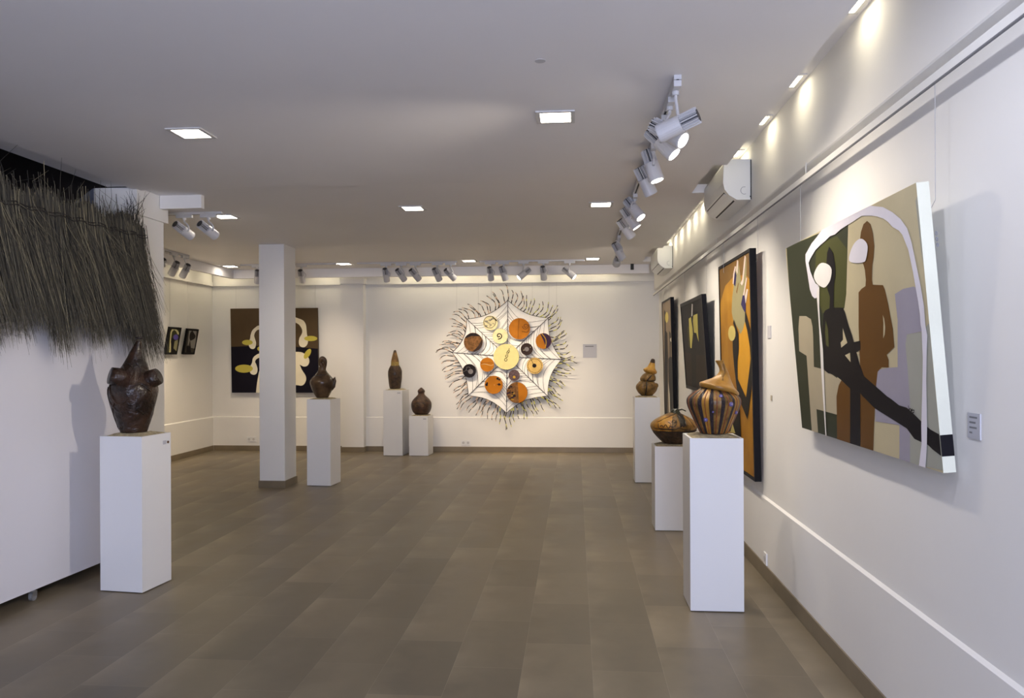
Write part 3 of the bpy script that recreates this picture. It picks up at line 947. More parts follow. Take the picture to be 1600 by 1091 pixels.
pr3 = prof([(450, 60, 485), (430, 110, 488), (400, 140, 490), (370, 142, 490), (335, 112, 500), (300, 84, 512), (250, 68, 528), (200, 54, 540), (150, 46, 550), (120, 34, 555), (108, 14, 556)], 415, 907, K)
bm = bmesh.new(); lathe(bm, b5, pr3, 40, None, lambda th, z: 1 if z > .405 else 0)
for v in bm.verts:
    q = v.co - b5
    v.co.z -= (q.dot(R_) - (490 - 415) / K) * .22
build('hat_top', bm, [M['g_honey'], M['g_deep']], t, smooth=True)
bm = bmesh.new()
ridge(bm, b5, pr, 415, 907, K, [(385, 610), (375, 740), (365, 895)], .007)
ridge(bm, b5, pr2, 415, 907, K, [(395, 590), (430, 540), (500, 470)], .006)
ridge(bm, b5, pr2, 415, 907, K, [(400, 585), (480, 590), (590, 575)], .005)
build('dark_groove', bm, M['g_black'], t, smooth=True)
bm = bmesh.new()
c = on_pot(b5, pr, (590 - 415) / K, (907 - 690) / K, -.01)
tube(bm, [c, c + view_dir(.5, .7, 0) * .018, c + view_dir(.5, .7, 0) * .022], [.032, .028, .012], 16)
build('side_boss', bm, M['g_olive'], t, smooth=True)

# --- flat wide pot
b6 = pot_base(P6, .741, 1052.5)
t = thing('flat_wide_pot', b6, 'wide flattened brown pot with a dark leafy top on the low right pedestal', 'pot', 'sculpted ceramic jars')
K = 2711.
pr = prof([(925, 240), (915, 262), (850, 330), (750, 425), (650, 505), (550, 556), (480, 562), (420, 525), (350, 440), (300, 350), (250, 250), (210, 150), (185, 90)], 660, 925, K)
bm = bmesh.new()
def m6(th, z):
    if z < .118: return 0
    a = (th + PI / 2 + .25) % (2 * PI)
    k = int(a / (2 * PI) * 7)
    return (1, 2, 1, 2, 1, 2, 3)[k % 7] if z < .25 else 1
lathe(bm, b6, pr, 84, lambda th, z, r: r * (1 + (.02 * math.sin(16 * th) if z < .1 else 0)), m6, per=5)
build('body', bm, [M['g_deep'], M['g_olive'], M['g_tan'], M['g_honey']], t, smooth=True)
bm = bmesh.new()
for pts in ([(150, 545), (300, 560), (560, 555), (670, 510), (800, 560), (1050, 590), (1160, 540)], [(215, 400), (420, 300), (680, 205)], [(230, 420), (230, 530), (380, 540), (540, 550)], [(690, 210), (695, 500)],
            [(255, 490), (290, 460), (320, 500), (370, 440), (420, 520), (470, 480), (540, 490)], [(520, 380), (570, 330), (610, 380), (560, 400)], [(630, 330), (610, 420), (560, 480)],
            [(900, 210), (1000, 400), (1080, 520)], [(845, 240), (835, 500)], [(430, 380), (480, 420), (460, 480)]):
    ridge(bm, b6, pr, 660, 925, K, pts, .0032)
for x in range(260, 1160, 52):
    ridge(bm, b6, pr, 660, 925, K, [(x, 600), (x + 18, 625), (x + 36, 600)], .004)
build('carved_lines', bm, M['g_black'], t, smooth=True)
bm = bmesh.new()
c0 = on_pot(b6, pr, (700 - 660) / K, (925 - 215) / K, .002)
grid = []
for j_ in range(9):
    row = []
    for i_ in range(7):
        x = 703 + (842 - 703) * i_ / 6
        y = 205 + (300 - 18 * (i_ % 3) - 12 * (i_ == 5)) * j_ / 8
        row.append(bm.verts.new(on_pot(b6, pr, (x - 660) / K, (925 - y) / K, .0035)))
    grid.append(row)
for j_ in range(8):
    for i_ in range(6): bm.faces.new((grid[j_][i_], grid[j_][i_ + 1], grid[j_ + 1][i_ + 1], grid[j_ + 1][i_]))
r_ = bmesh.ops.extrude_face_region(bm, geom=bm.faces[:])
for v in [q for q in r_['geom'] if isinstance(q, bmesh.types.BMVert)]: v.co -= N_ * .006
build('dark_patch', bm, M['g_black'], t)
bm = bmesh.new()
z0 = (925 - 190) / K
for a, ln in ((0.15, .088), (2.0, .04), (3.0, .035), (4.2, .04), (5.3, .045)):
    d = R_ * math.cos(a) + N_ * math.sin(a)
    s = Vector((-d.y, d.x, 0))
    o = b6 + R_ * .02 + Vector((0, 0, z0 + .012))
    pts = [o + s * .022, o + s * .016 + d * ln * .6 + Vector((0, 0, .012)), o + d * ln + Vector((0, 0, -.004)), o - s * .016 + d * ln * .6 + Vector((0, 0, .012)), o - s * .022]
    prism(bm, pts, (0, 0, .010))
tube(bm, [b6 + R_ * .012 + Vector((0, 0, z0 - .015)), b6 + R_ * .012 + Vector((0, 0, z0 + .026))], [.055, .030], 14)
build('leafy_top', bm, mat('green_black_glaze', rgb(38, 42, 30), .35), t)

# --- striped jar with tilted lid
b7 = pot_base(P7, 1.044, 1115.0)
t = thing('striped_lidded_jar', b7, 'tan jar with black beaded stripes and a slanted funnel-shaped lid on the nearest right pedestal', 'jar', 'sculpted ceramic jars')
K = 2110.
pr = prof([(988, 160), (975, 178), (900, 216), (800, 262), (700, 306), (620, 335), (570, 342), (530, 334), (490, 300), (450, 245), (425, 205), (400, 170)], 458, 988, K)
NS = 14
def stripe(th): return ((th * NS / (2 * PI) + .30) % 1) < .36
bm = bmesh.new()
lathe(bm, b7, pr, 14 * 11, lambda th, z, r: r * (1 + (.018 if stripe(th) else -.004)), lambda th, z: 1 if stripe(th) else (2 if int(th * NS / (2 * PI) + .3) % 3 == 0 else 0), per=6)
build('body', bm, [M['g_olive'], M['g_bead'], M['g_tan']], t, smooth=True)
bm = bmesh.new()
def dot(px, py, r):
    c = on_pot(b7, pr, (px - 458) / K, (988 - py) / K, .002)
    n_ = Vector((c.x - b7.x, c.y - b7.y, 0)).normalized()
    tube(bm, [c - n_ * .004, c + n_ * .004, c + n_ * .006], [r, r, r * .6], 16, 0)
    tube(bm, [c + n_ * .005, c + n_ * .009], [r * .35, r * .3], 10, 1)
for a in ((470, 490, .012), (597, 592, .014), (692, 706, .011), (300, 795, .013), (370, 690, .006)): dot(*a)
build('lilac_boss', bm, [M['g_blue'], M['g_blue2']], t, smooth=True)
bm = bmesh.new()
for th_i in range(NS):      # thin red seams between the stripes
    a = ((th_i + .68 - .30) / NS) * 2 * PI
    ps = spline(pr, 4)[3:-6]
    if math.cos(a + PI / 2 + YAW) > -.2:
        tube(bm, [b7 + Vector((math.cos(a) * q[1], math.sin(a) * q[1], q[0])) for q in ps], .003, 5)
build('seam_line', bm, mat('rust_glaze', rgb(120, 58, 30), .4, vary=.3, scale=60), t, smooth=True)
# lid
prl = prof([(432, 200, 500), (425, 236, 520), (400, 250, 528), (372, 246, 530), (345, 205, 535), (310, 160, 548), (270, 115, 566), (230, 82, 582), (190, 60, 590), (150, 47, 580), (110, 45, 565), (70, 48, 545), (45, 54, 538), (38, 48, 537), (42, 34, 537), (80, 26, 545)], 458, 988, K)
bm = bmesh.new(); lathe(bm, b7, prl, 56)
for v in bm.verts:
    q = v.co - b7
    s = q.dot(R_) - (528 - 458) / K
    wgt = max(0, min(1, ((988 - 200) / K - q.z) / .06))
    v.co.z -= s * .20 * wgt + (.02 * max(0, s - .05) / .07 * wgt)
lid = build('lid', bm, M['g_tan'], t, smooth=True)
bm = bmesh.new()
for pts in ([(540, 290), (560, 240), (590, 190), (585, 130), (575, 90)],):
    pp = spline([tuple(p_) for p_ in pts], 5)
    for i, (x, y) in enumerate(pp):
        if i % 2: continue
        c = on_pot(b7, prl, (x - 458) / K, (988 - y) / K, .0)
        tube(bm, [c + R_ * .004 * math.cos(a) + Vector((0, 0, .005 * math.sin(a))) + N_ * .001 for a in [2 * PI * k / 8 for k in range(9)]], .0018, 5, cap=False)
r_ = build('relief_chain', bm, M['g_olive'], t, smooth=True)

# ================================================================== PICTURES
def crop(ox, oy, s): return lambda x, y: (ox + x / s, oy + y / s)
PA = crop(1220, 270, 4.545); PB = crop(1220, 500, 4.197)
PC = crop(1110, 370, 5.46); PD = crop(1110, 560, 5.2)
PE = crop(1020, 440, 5.4545); PF = crop(350, 470, 6.819); PG = crop(250, 495, 15.586)

def pm(name, c, v=.04, rough=.55): return mat(name, rgb(*c), rough, vary=v, scale=5, bump=.12, bscale=350, spec=.15)

def fix(pts, fs):
    return [f(x, y) for (f, x, y) in pts]

def clip_uv(pts, W, H):
    """Sutherland-Hodgman clip to the canvas"""
    def cl(ps, ins, inter):
        out = []
        for i in range(len(ps)):
            a, b = ps[i - 1], ps[i]
            if ins(b):
                if not ins(a): out.append(inter(a, b))
                out.append(b)
            elif ins(a): out.append(inter(a, b))
        return out
    def ix(v): return lambda a, b: (v, a[1] + (b[1] - a[1]) * (v - a[0]) / (b[0] - a[0]))
    def iy(v): return lambda a, b: (a[0] + (b[0] - a[0]) * (v - a[1]) / (b[1] - a[1]), v)
    for ins, it in ((lambda p: p[0] >= 0, ix(0)), (lambda p: p[0] <= W, ix(W)), (lambda p: p[1] >= 0, iy(0)), (lambda p: p[1] <= H, iy(H))):
        pts = cl(pts, ins, it)
        if not pts: return []
    return pts

class Picture:
    """leaning picture: O bottom corner on the back, a along, b up (leaned), n out of the front"""
    def __init__(s, O, a, b, W, H, th):
        s.O, s.a, s.b = Vector(O), Vector(a).normalized(), Vector(b).normalized()
        s.n = None; s.W, s.H, s.th = W, H, th
        n = s.a.cross(s.b).normalized()
        if n.dot(Vector((0, 0, EYE)) - s.O) < 0: n = -n
        s.n = n
    def front(s, u, v, lift=0): return s.O + s.a * u + s.b * v + s.n * (s.th + lift)
    def uv(s, px, py):
        q = hit(px, py, s.front(0, 0), s.n) - s.front(0, 0)
        return q.dot(s.a), q.dot(s.b)
    def body(s, bm, u0, v0, u1, v1, d0, d1, mi=0):
        obox(bm, s.O + s.a * u0 + s.b * v0 + s.n * d0, s.a * (u1 - u0), s.b * (v1 - v0), s.n * (d1 - d0), mi)
    def paint(s, bm, layers, m=0.0, base=0.0):
        """layers: list of (material index, polygon pixels)"""
        for k, (mi, pts) in enumerate(layers):
            uvs = [s.uv(*p) for p in pts]
            uvs = [(u - m, v - m) for u, v in uvs]
            uvs = clip_uv(uvs, s.W - 2 * m, s.H - 2 * m)
            if len(uvs) < 3: continue
            poly(bm, [s.front(u + m, v + m, base + .0004 + .00025 * k) for u, v in uvs], mi)

def ell(cx, cy, rx, ry, f, rot=0, n=24):
    return [f(cx + rx * math.cos(a) * math.cos(rot) - ry * math.sin(a) * math.sin(rot), cy + rx * math.cos(a) * math.sin(rot) + ry * math.sin(a) * math.cos(rot)) for a in [2 * PI * k / n for k in range(n)]]
def P(f, *pts): return [f(x, y) for x, y in pts]

def sm(pts, per=3):
    """closed smoothing of pixel polygons"""
    n = len(pts); out = []
    for i in range(n):
        p0, p1, p2, p3 = pts[i - 1], pts[i], pts[(i + 1) % n], pts[(i + 2) % n]
        for k in range(per):
            t_ = k / per
            out.append(tuple(0.5 * (2 * b + (c - a) * t_ + (2 * a - 5 * b + 4 * c - d) * t_ * t_ + (3 * b - a - 3 * c + d) * t_ ** 3) for a, b, c, d in zip(p0, p1, p2, p3)))
    return out

def wires(pic, parent, us, ztop, x=None, y=None):
    for u in us:
        e = pic.O + pic.a * min(max(u, .02), pic.W - .02) + pic.b * (pic.H - .10) - pic.n * .002
        px_ = x if x is not None else e.x
        py_ = y if y is not None else (pic.O + pic.a * u).y
        if y is not None: px_ = e.x
        top = Vector((px_, py_, ztop)); knee = Vector((px_, py_, e.z + .03))
        bm = bmesh.new(); tube(bm, [e, knee, top], .0013, 5)
        build('hanging_wire', bm, M['wire'], parent)

def right_pic(near_back_bottom, far_front_bottom, top_near, xtop, th, xbot=1.298):
    """solve a leaning picture on the right wall from pixels"""
    A = on_x(*near_back_bottom, xbot)
    Bf = on_x(*far_front_bottom, xbot - th)
    T = on_x(*top_near, xtop)
    lean = Vector((xtop - xbot, 0, T.z - A.z))
    return Picture(A, (0, 1, 0), lean, Bf.y - A.y, lean.length, th)

# --- two figures
bp_ = right_pic((1494, 738), (1253.4, 668), (1452, 283), 1.212, .042)
t = thing('painting', bp_.O + bp_.a * bp_.W / 2, 'large unframed painting of two tall figures with a white arch, nearest on the right wall', 'painting', None)
cols = [(196, 184, 150), (52, 56, 40), (176, 165, 140), (160, 155, 168), (166, 166, 154), (100, 66, 22), (15, 12, 18), (226, 222, 230), (232, 228, 224), (74, 76, 38), (206, 206, 190)]
ms = [pm('canvas_colour', c) for c in cols]
bm = bmesh.new()
bp_.body(bm, 0, 0, bp_.W, bp_.H, 0, bp_.th, 10)
poly(bm, [bp_.front(u, v, .0002) for u, v in ((0, 0), (bp_.W, 0), (bp_.W, bp_.H), (0, bp_.H))], 0)
green = P(PA, (40, 530), (480, 340), (476, 480), (470, 700), (465, 860), (452, 960)) + P(PB, (300, 60), (320, 320), (370, 340), (372, 620), (378, 800), (120, 720))
chair = P(PA, (128, 1080), (133, 1018), (180, 1018), (215, 1040), (226, 1091)) + P(PB, (213, 100), (218, 308), (285, 325), (340, 360), (395, 400), (378, 470), (370, 622), (235, 585), (247, 760), (205, 740), (170, 235), (122, 205), (117, 60))
lilac = P(PA, (812, 862), (870, 825), (945, 808), (990, 830), (1005, 980), (1008, 1091)) + P(PB, (930, 75), (830, 95), (820, 160), (835, 330), (850, 545), (850, 940), (780, 920), (780, 690), (620, 665), (625, 430), (640, 330), (700, 315), (768, 310), (768, 0))
greyr = P(PB, (830, 95), (930, 78), (990, 0)) + P(PA, (1000, 560), (960, 200), (1000, 60)) + P(PB, (1100, 0), (1160, 1010), (1010, 975), (850, 940), (850, 545), (835, 330), (820, 160))
glow = P(PA, (470, 540), (466, 860), (452, 960), (380, 958), (300, 1000), (240, 850), (250, 560), (330, 480), (400, 450))
brown = P(PA, (615, 342), (640, 365), (657, 430), (667, 520), (662, 600), (652, 660), (650, 760), (656, 795), (728, 798), (742, 830), (765, 930), (795, 1091)) + P(PB, (738, 60), (747, 178), (697, 228), (710, 262), (710, 313), (665, 310), (637, 340), (628, 430), (620, 560), (615, 670), (608, 870), (525, 850), (522, 300)) + P(PA, (555, 1091), (555, 850), (575, 825), (604, 805), (607, 760), (600, 690), (583, 630), (570, 580), (562, 500), (572, 420), (590, 365))
brleg = P(PB, (400, 395), (465, 440), (460, 830), (372, 790), (368, 500), (382, 430))
gap1 = P(PA, (728, 1010), (738, 1035), (745, 1091)) + P(PB, (688, 60), (685, 95), (675, 122), (677, 20))
dk1 = P(PA, (347, 525), (375, 570), (388, 650), (392, 720), (380, 800), (378, 958), (445, 960), (457, 985), (487, 1091)) + P(PB, (470, 100), (482, 146), (525, 136), (525, 196), (500, 212), (520, 290), (550, 370), (620, 430), (700, 500), (730, 520), (780, 560), (830, 575), (880, 620), (940, 680), (985, 718), (1060, 760), (1080, 770), (1080, 915), (1066, 900), (1000, 850), (970, 820), (940, 808), (880, 780), (830, 712), (780, 680), (620, 580), (540, 500), (525, 480), (525, 840), (458, 820), (458, 450), (400, 395), (350, 355), (315, 350), (290, 330), (285, 200), (278, 60)) + P(PA, (300, 1091), (308, 1000), (318, 978), (350, 962), (352, 880), (335, 830), (328, 740), (328, 640), (332, 570))
g2 = P(PB, (410, 52), (440, 150), (400, 182), (396, 148), (412, 130)); g3 = P(PB, (425, 232), (458, 215), (462, 277)); g4 = P(PB, (500, 213), (519, 211), (515, 237)); g5 = P(PB, (299, 0), (315, 60), (320, 178), (302, 165), (294, 80))
arch = P(PA, (245, 892), (228, 875), (212, 830), (180, 625), (180, 580), (225, 500), (262, 455), (300, 400), (480, 270), (640, 233), (732, 243), (800, 280), (858, 328), (905, 395), (935, 490), (963, 625), (1000, 800), (1025, 950), (1034, 1080)) + P(PB, (968, 100), (964, 200), (961, 400), (966, 700), (965, 820), (955, 980), (912, 960), (930, 812), (928, 690), (935, 450), (938, 250), (930, 60)) + P(PA, (1000, 1080), (995, 1000), (980, 900), (945, 700), (912, 545), (870, 440), (845, 410), (800, 385), (770, 350), (735, 325), (690, 310), (650, 304), (580, 305), (520, 345), (480, 370), (430, 402), (390, 438), (355, 450), (320, 485), (285, 515), (250, 550), (215, 610), (202, 640), (215, 700), (232, 745), (252, 785), (272, 800), (275, 870), (256, 890))
drip = P(PA, (262, 860), (279, 800), (279, 950), (284, 1060), (270, 1060), (262, 950)) + []
drip = P(PA, (259, 850), (279, 800), (279, 950), (285, 1080)) + P(PB, (272, 100), (282, 200), (291, 450), (301, 700), (306, 775), (299, 775), (281, 500), (268, 300), (257, 60))
c1 = sm(P(PA, (295, 640), (340, 650), (367, 687), (358, 760), (330, 805), (305, 814), (262, 785), (240, 733), (262, 672))); c2 = sm(P(PA, (570, 468), (604, 482), (625, 525), (612, 615), (590, 636), (530, 640), (492, 622), (502, 560), (530, 500)))
bp_.paint(bm, [(1, green), (9, glow), (2, chair), (3, lilac), (4, greyr), (5, brown), (5, brleg), (0, gap1), (6, dk1), (0, g2), (0, g3), (0, g4), (9, g5), (7, arch), (8, drip), (8, c1), (7, c2)])
# signature strokes
for pts in ([(848, 560), (852, 590), (860, 578), (866, 600), (872, 580)], [(862, 590), (875, 588), (868, 602)], [(876, 592), (886, 590), (884, 608), (874, 606)]):
    pl = [bp_.uv(*PB(x, y)) for x, y in pts]
    for (u0, v0), (u1, v1) in zip(pl, pl[1:]):
        d_ = Vector((u1 - u0, v1 - v0)).normalized() * .0018; n_ = (-d_.y, d_.x)
        poly(bm, [bp_.front(u0 + n_[0], v0 + n_[1], .006), bp_.front(u1 + n_[0], v1 + n_[1], .006), bp_.front(u1 - n_[0], v1 - n_[1], .006), bp_.front(u0 - n_[0], v0 - n_[1], .006)], 6)
# the dark limb wraps round the near edge
v0, v1 = bp_.uv(*PB(1058, 760))[1], bp_.uv(*PB(1066, 900))[1]
E = bp_.O - bp_.a * .0006
poly(bm, [E + bp_.b * v0 + bp_.n * bp_.th, E + bp_.b * v1 + bp_.n * bp_.th, E + bp_.b * (v1 - .0) , E + bp_.b * (v0 - .0)], 6)
build('canvas', bm, ms, t, normals=False)
wires(bp_, t, (on_x(1461, 200, XW).y - bp_.O.y, on_x(1250.6, 330, XW).y - bp_.O.y), ZRAIL - .003, x=XW)
bm = bmesh.new()
for q in range(3): tube(bm, [bp_.O + bp_.b * (bp_.H * .78 + q * .02) - bp_.a * .002 + bp_.n * (-.008 + .003 * math.cos(a)) + bp_.b * .006 * math.sin(a) for a in [2 * PI * k / 8 for k in range(9)]], .002, 5, cap=False)
build('hook', bm, M['ink'], t)

def framed(pic, t, bar, fd, layers, ms, inset=.006, frame_m=None):
    bm = bmesh.new()
    W, H = pic.W, pic.H
    for a in ((0, 0, W, bar), (0, H - bar, W, H), (0, bar, bar, H - bar), (W - bar, bar, W, H - bar)):
        pic.body(bm, a[0], a[1], a[2], a[3], 0, pic.th)
    build('frame', bm, frame_m or M['frame'], t)
    bm = bmesh.new()
    pic.body(bm, bar, bar, W - bar, H - bar, .004, pic.th - inset, 0)
    pic.paint(bm, layers, m=bar + .0005, base=-inset)
    build('canvas', bm, ms, t, normals=False)

# --- orange painting
op = right_pic((1189.8, 753), (1123.5 + 8.6, 717), (1183, 386.5), 1.268, .045)
T_ = on_x(1122.5, 420.4, 1.225)
op.W = T_.y - op.O.y
t = thing('painting', op.O + op.a * op.W / 2, 'tall black-framed orange painting with a long grey hand, behind the striped jar', 'painting')
ms = [mat('orange_canvas', rgb(160, 106, 24), .55, vary=.2, scale=2.5, bump=.15, bscale=300, col2=rgb(184, 134, 40), spec=.15)] + [pm('orange_picture_colour', c) for c in [(150, 142, 104), (214, 196, 186), (44, 36, 84), (14, 10, 10), (196, 178, 104), (120, 88, 40), (206, 150, 36)]]
L_ = [
    (6, P(PC, (60, 200), (330, 120), (370, 60), (375, 420), (300, 330), (200, 330), (120, 420), (70, 600))),
    (7, P(PC, (262, 780), (296, 700), (330, 900), (330, 1091)) + P(PD, (300, 200), (285, 318), (217, 168), (215, 0)) + P(PC, (238, 1000), (240, 830))),
    (1, P(PC, (232, 200), (245, 300), (262, 420), (275, 400), (292, 170), (302, 180), (300, 350), (290, 500), (268, 540), (266, 600), (285, 640), (298, 690), (272, 790), (250, 832), (235, 790), (190, 720), (176, 640), (180, 520), (192, 430), (187, 380), (205, 255), (218, 250))),
    (3, P(PC, (205, 290), (217, 330), (207, 425), (192, 405))),
    (6, P(PC, (232, 390), (236, 400), (222, 488), (214, 470))),
    (2, P(PC, (222, 198), (232, 205), (226, 320), (214, 290))), (2, P(PC, (287, 160), (297, 168), (276, 395), (264, 418), (251, 398), (266, 365))),
    (2, P(PC, (300, 348), (309, 354), (284, 502), (273, 500))), (2, P(PC, (204, 252), (215, 256), (200, 320), (194, 405), (186, 402), (190, 320))), (2, P(PC, (305, 445), (317, 450), (300, 560), (290, 580), (286, 520))),
    (3, P(PC, (272, 500), (288, 500), (298, 590), (296, 655), (275, 620), (257, 578))),
    (4, P(PC, (197, 708), (215, 760), (234, 830), (238, 950), (228, 1070)) + P(PD, (217, 100), (219, 170), (285, 320), (305, 160), (325, 0)) + P(PC, (334, 950), (310, 800), (290, 720), (292, 640), (300, 650), (336, 790), (359, 950), (355, 1060)) + P(PD, (340, 160), (320, 330), (297, 498), (222, 310), (205, 200), (190, 70)) + P(PC, (188, 980), (186, 880), (212, 850), (206, 780), (190, 740))),
    (5, ell(180, 824, 31, 66, PC)),
    (4, P(PD, (100, 560), (150, 470), (215, 330), (235, 400), (246, 645), (180, 610))),
    (5, P(PD, (160, 600), (178, 530), (200, 610))),
]
framed(op, t, .024, .045, L_, ms)
wires(op, t, (on_x(1184, 370, XW).y - op.O.y, on_x(1130.5, 405, XW).y - op.O.y), ZRAIL - .003, x=XW)

# --- dark painting
dp = right_pic((1114.5, 640), (1072.2 + 0, 606), (1103.4, 459), 1.235, .045)
Bf = on_x(1072.2, 606, 1.255); An = on_x(1103.4, 459, 1.235)
Hh = An.z - Bf.z
dp = Picture(Vector((1.298, An.y, Bf.z)), (0, 1, 0), (1.235 - 1.298, 0, Hh), Bf.y - An.y, math.hypot(Hh, .063), .045)
t = thing('painting', dp.O + dp.a * dp.W / 2, 'dark black-framed painting with a yellow shape, leaning out between the narrow and the orange pictures', 'painting')
ms = [pm('dark_picture_colour', c) for c in [(17, 15, 19), (34, 23, 17), (192, 180, 92), (212, 210, 205), (58, 54, 26), (9, 8, 11)]]
L_ = [(1, P(PE, (200, 590), (480, 640), (540, 1000), (260, 1000))), (4, P(PE, (290, 390), (310, 380), (322, 560), (300, 560))),
      (5, P(PE, (322, 310), (345, 300), (362, 480), (365, 900), (330, 900), (322, 560))),
      (2, P(PE, (303, 318), (322, 303), (325, 340), (335, 400), (338, 450), (326, 570), (317, 565), (310, 470))),
      (2, P(PE, (342, 290), (376, 275), (381, 430), (388, 515), (376, 480), (366, 440), (348, 436), (338, 340))),
      (3, P(PE, (328, 190), (337, 194), (334, 292), (325, 300)))]
framed(dp, t, .035, .045, L_, ms)
wires(dp, t, (on_x(1104, 440, XW).y - dp.O.y, on_x(1070, 455, XW).y - dp.O.y), ZRAIL - .003, x=XW)

# --- narrow painting
A_ = on_x(1053, 464, 1.262); Bf = on_x(1034.3, 475.7, 1.222)
np_ = Picture(Vector((1.298, A_.y, op.O.z)), (0, 1, 0), (1.262 - 1.298, 0, A_.z - op.O.z), Bf.y - A_.y, A_.z - op.O.z, .045)
t = thing('painting', np_.O + np_.a * np_.W / 2, 'tall narrow grey-brown framed painting of two long dark figures, farthest on the right wall', 'painting')
ms = [pm('narrow_picture_colour', c) for c in [(134, 118, 98), (22, 18, 16), (196, 180, 100), (214, 208, 190), (96, 92, 72)]]
L_ = [(4, P(PE, (150, 230), (180, 200), (180, 480), (150, 470))),
      (1, P(PE, (95, 240), (105, 262), (108, 420), (120, 440), (126, 640), (122, 1250), (104, 1250), (96, 700), (97, 450))),
      (1, P(PE, (136, 420), (148, 440), (152, 500), (148, 560), (148, 640), (164, 650), (168, 770), (166, 1250), (148, 1250), (130, 760), (130, 660), (142, 640), (140, 500))),
      (3, P(PE, (128, 850), (140, 960), (150, 1250), (142, 1250), (132, 1000))), (3, P(PE, (168, 740), (175, 860), (178, 1250), (170, 1250))),
      (2, ell(116, 306, 14, 46, PE)), (3, ell(154, 497, 9, 18, PE))]
framed(np_, t, .024, .045, L_, ms)
wires(np_, t, (.2, np_.W - .2), ZRAIL - .003, x=XW)

# --- birds on the rear wall
yb = 12.135
a_, b_ = on_y(*PF(78, 85), yb), on_y(*PF(1003, 985), yb)
c_ = on_y(*PF(95, 980), yb)
wp = Picture(Vector((a_.x, yb + .04, c_.z)), (1, 0, 0), (0, -.03, 1), on_y(*PF(1003, 70), yb).x - a_.x, a_.z - c_.z, .035)
t = thing('painting', wp.O + wp.a * wp.W / 2, 'brown and navy painting of white long-necked birds behind the white pillar on the rear wall', 'painting')
ms = [pm('bird_picture_colour', c) for c in [(82, 66, 46), (15, 12, 26), (226, 218, 196), (190, 178, 78), (104, 90, 72)]]
L_ = [(1, P(PF, (60, 492), (380, 480), (600, 470), (795, 495), (1010, 512), (1020, 1010), (60, 1010))),
      (2, sm(P(PF, (380, 262), (335, 285), (300, 320), (283, 370), (278, 405), (260, 450), (275, 500), (305, 515), (332, 500), (342, 450), (330, 405), (322, 370), (338, 330), (380, 308), (520, 340), (600, 420), (640, 330), (520, 262)))),
      (2, sm(P(PF, (740, 180), (795, 190), (845, 212), (872, 255), (880, 310), (884, 360), (896, 410), (888, 465), (855, 496), (815, 488), (798, 455), (803, 400), (830, 350), (832, 310), (815, 275), (790, 248), (740, 235), (660, 300), (640, 420), (600, 400), (640, 250)))),
      (2, sm(P(PF, (400, 560), (340, 580), (308, 615), (298, 665), (272, 715), (280, 770), (315, 790), (348, 775), (358, 730), (345, 680), (332, 650), (350, 620), (400, 606), (470, 640), (500, 600)))),
      (2, P(PF, (400, 690), (372, 760), (352, 880), (338, 1010), (600, 1010), (640, 700), (560, 600), (450, 620))),
      (2, sm(P(PF, (700, 560), (795, 545), (850, 560), (897, 600), (910, 650), (890, 692), (850, 702), (800, 680), (700, 660)))),
      (2, sm(P(PF, (700, 640), (795, 672), (832, 740), (870, 800), (874, 850), (845, 898), (795, 902), (700, 860)))),
      (3, ell(250, 445, 57, 28, PF)), (3, ell(214, 724, 95, 43, PF)), (3, ell(925, 403, 70, 28, PF)), (3, ell(890, 566, 60, 28, PF, -1.0)), (3, ell(385, 512, 30, 24, PF))]
bm = bmesh.new(); wp.body(bm, 0, 0, wp.W, wp.H, 0, wp.th, 0); wp.paint(bm, L_)
build('canvas', bm, ms, t, normals=False)
wires(wp, t, (.06, wp.W - .06), 2.70, y=YB - .02)

# --- small framed pictures on the left wall
def small_pic(tl, tr, br, ptop, label, layers, ms):
    xt, xb_ = XL + .115, XL + .03
    A = on_x(*tl, xt); B = on_x(*tr, xt); D = on_x(*br, xb_ + .02)
    zb_ = D.z
    O = Vector((XL + .006, A.y, zb_))
    lean = Vector((.075, 0, A.z - zb_))
    pc = Picture(O, (0, 1, 0), lean, abs(B.y - A.y), lean.length, .035)
    if B.y < A.y: pc.O.y = B.y
    t = thing('framed_picture', pc.O + pc.a * pc.W / 2, label, 'framed picture', 'small pictures on the left wall')
    framed(pc, t, .03, .035, layers, ms, inset=.004)
    wires(pc, t, (pc.W / 2,), 2.70, x=XL + .02)
ms = [pm('small_picture_colour', c) for c in [(58, 58, 34), (206, 200, 150), (98, 84, 168), (18, 14, 20), (150, 145, 110), (70, 64, 58), (150, 146, 138), (44, 38, 34)]]
small_pic((266, 510.4), (284, 511), (279.5, 553.4), 0, 'small framed picture with a purple dot under a pale arch on the left wall',
          [(1, P(PG, (225, 890), (245, 600), (262, 380), (300, 300), (380, 290), (440, 340), (470, 400), (468, 440), (430, 430), (400, 360), (350, 320), (300, 370), (280, 480), (268, 620), (280, 700), (268, 900))),
           (3, P(PG, (275, 520), (360, 520), (350, 620), (330, 780), (430, 860), (430, 905), (270, 905))), (4, P(PG, (360, 600), (440, 560), (440, 760), (410, 850), (335, 770))), (2, ell(390, 500, 62, 68, PG))], ms)
small_pic((293.8, 513), (311, 513.3), (307, 553.4), 0, 'small framed greyish picture on the left wall, right of the one with the purple dot',
          [(5, P(PG, (600, 250), (960, 250), (900, 920), (600, 920))), (6, P(PG, (715, 340), (895, 330), (880, 560), (850, 780), (760, 760), (740, 560), (700, 700), (680, 700))), (7, sm(P(PG, (790, 345), (830, 400), (870, 470), (850, 530), (790, 570), (740, 580), (722, 500), (740, 400)))), (3, P(PG, (650, 720), (740, 720), (760, 900), (650, 905)))], ms)
small_pic((237, 509.5), (255.3, 510), (252, 553.4), 0, 'small framed picture on the left wall, only its edge showing beside the left pillar', [(5, P(PG, (-300, 200), (80, 200), (60, 950), (-300, 950)))], ms)

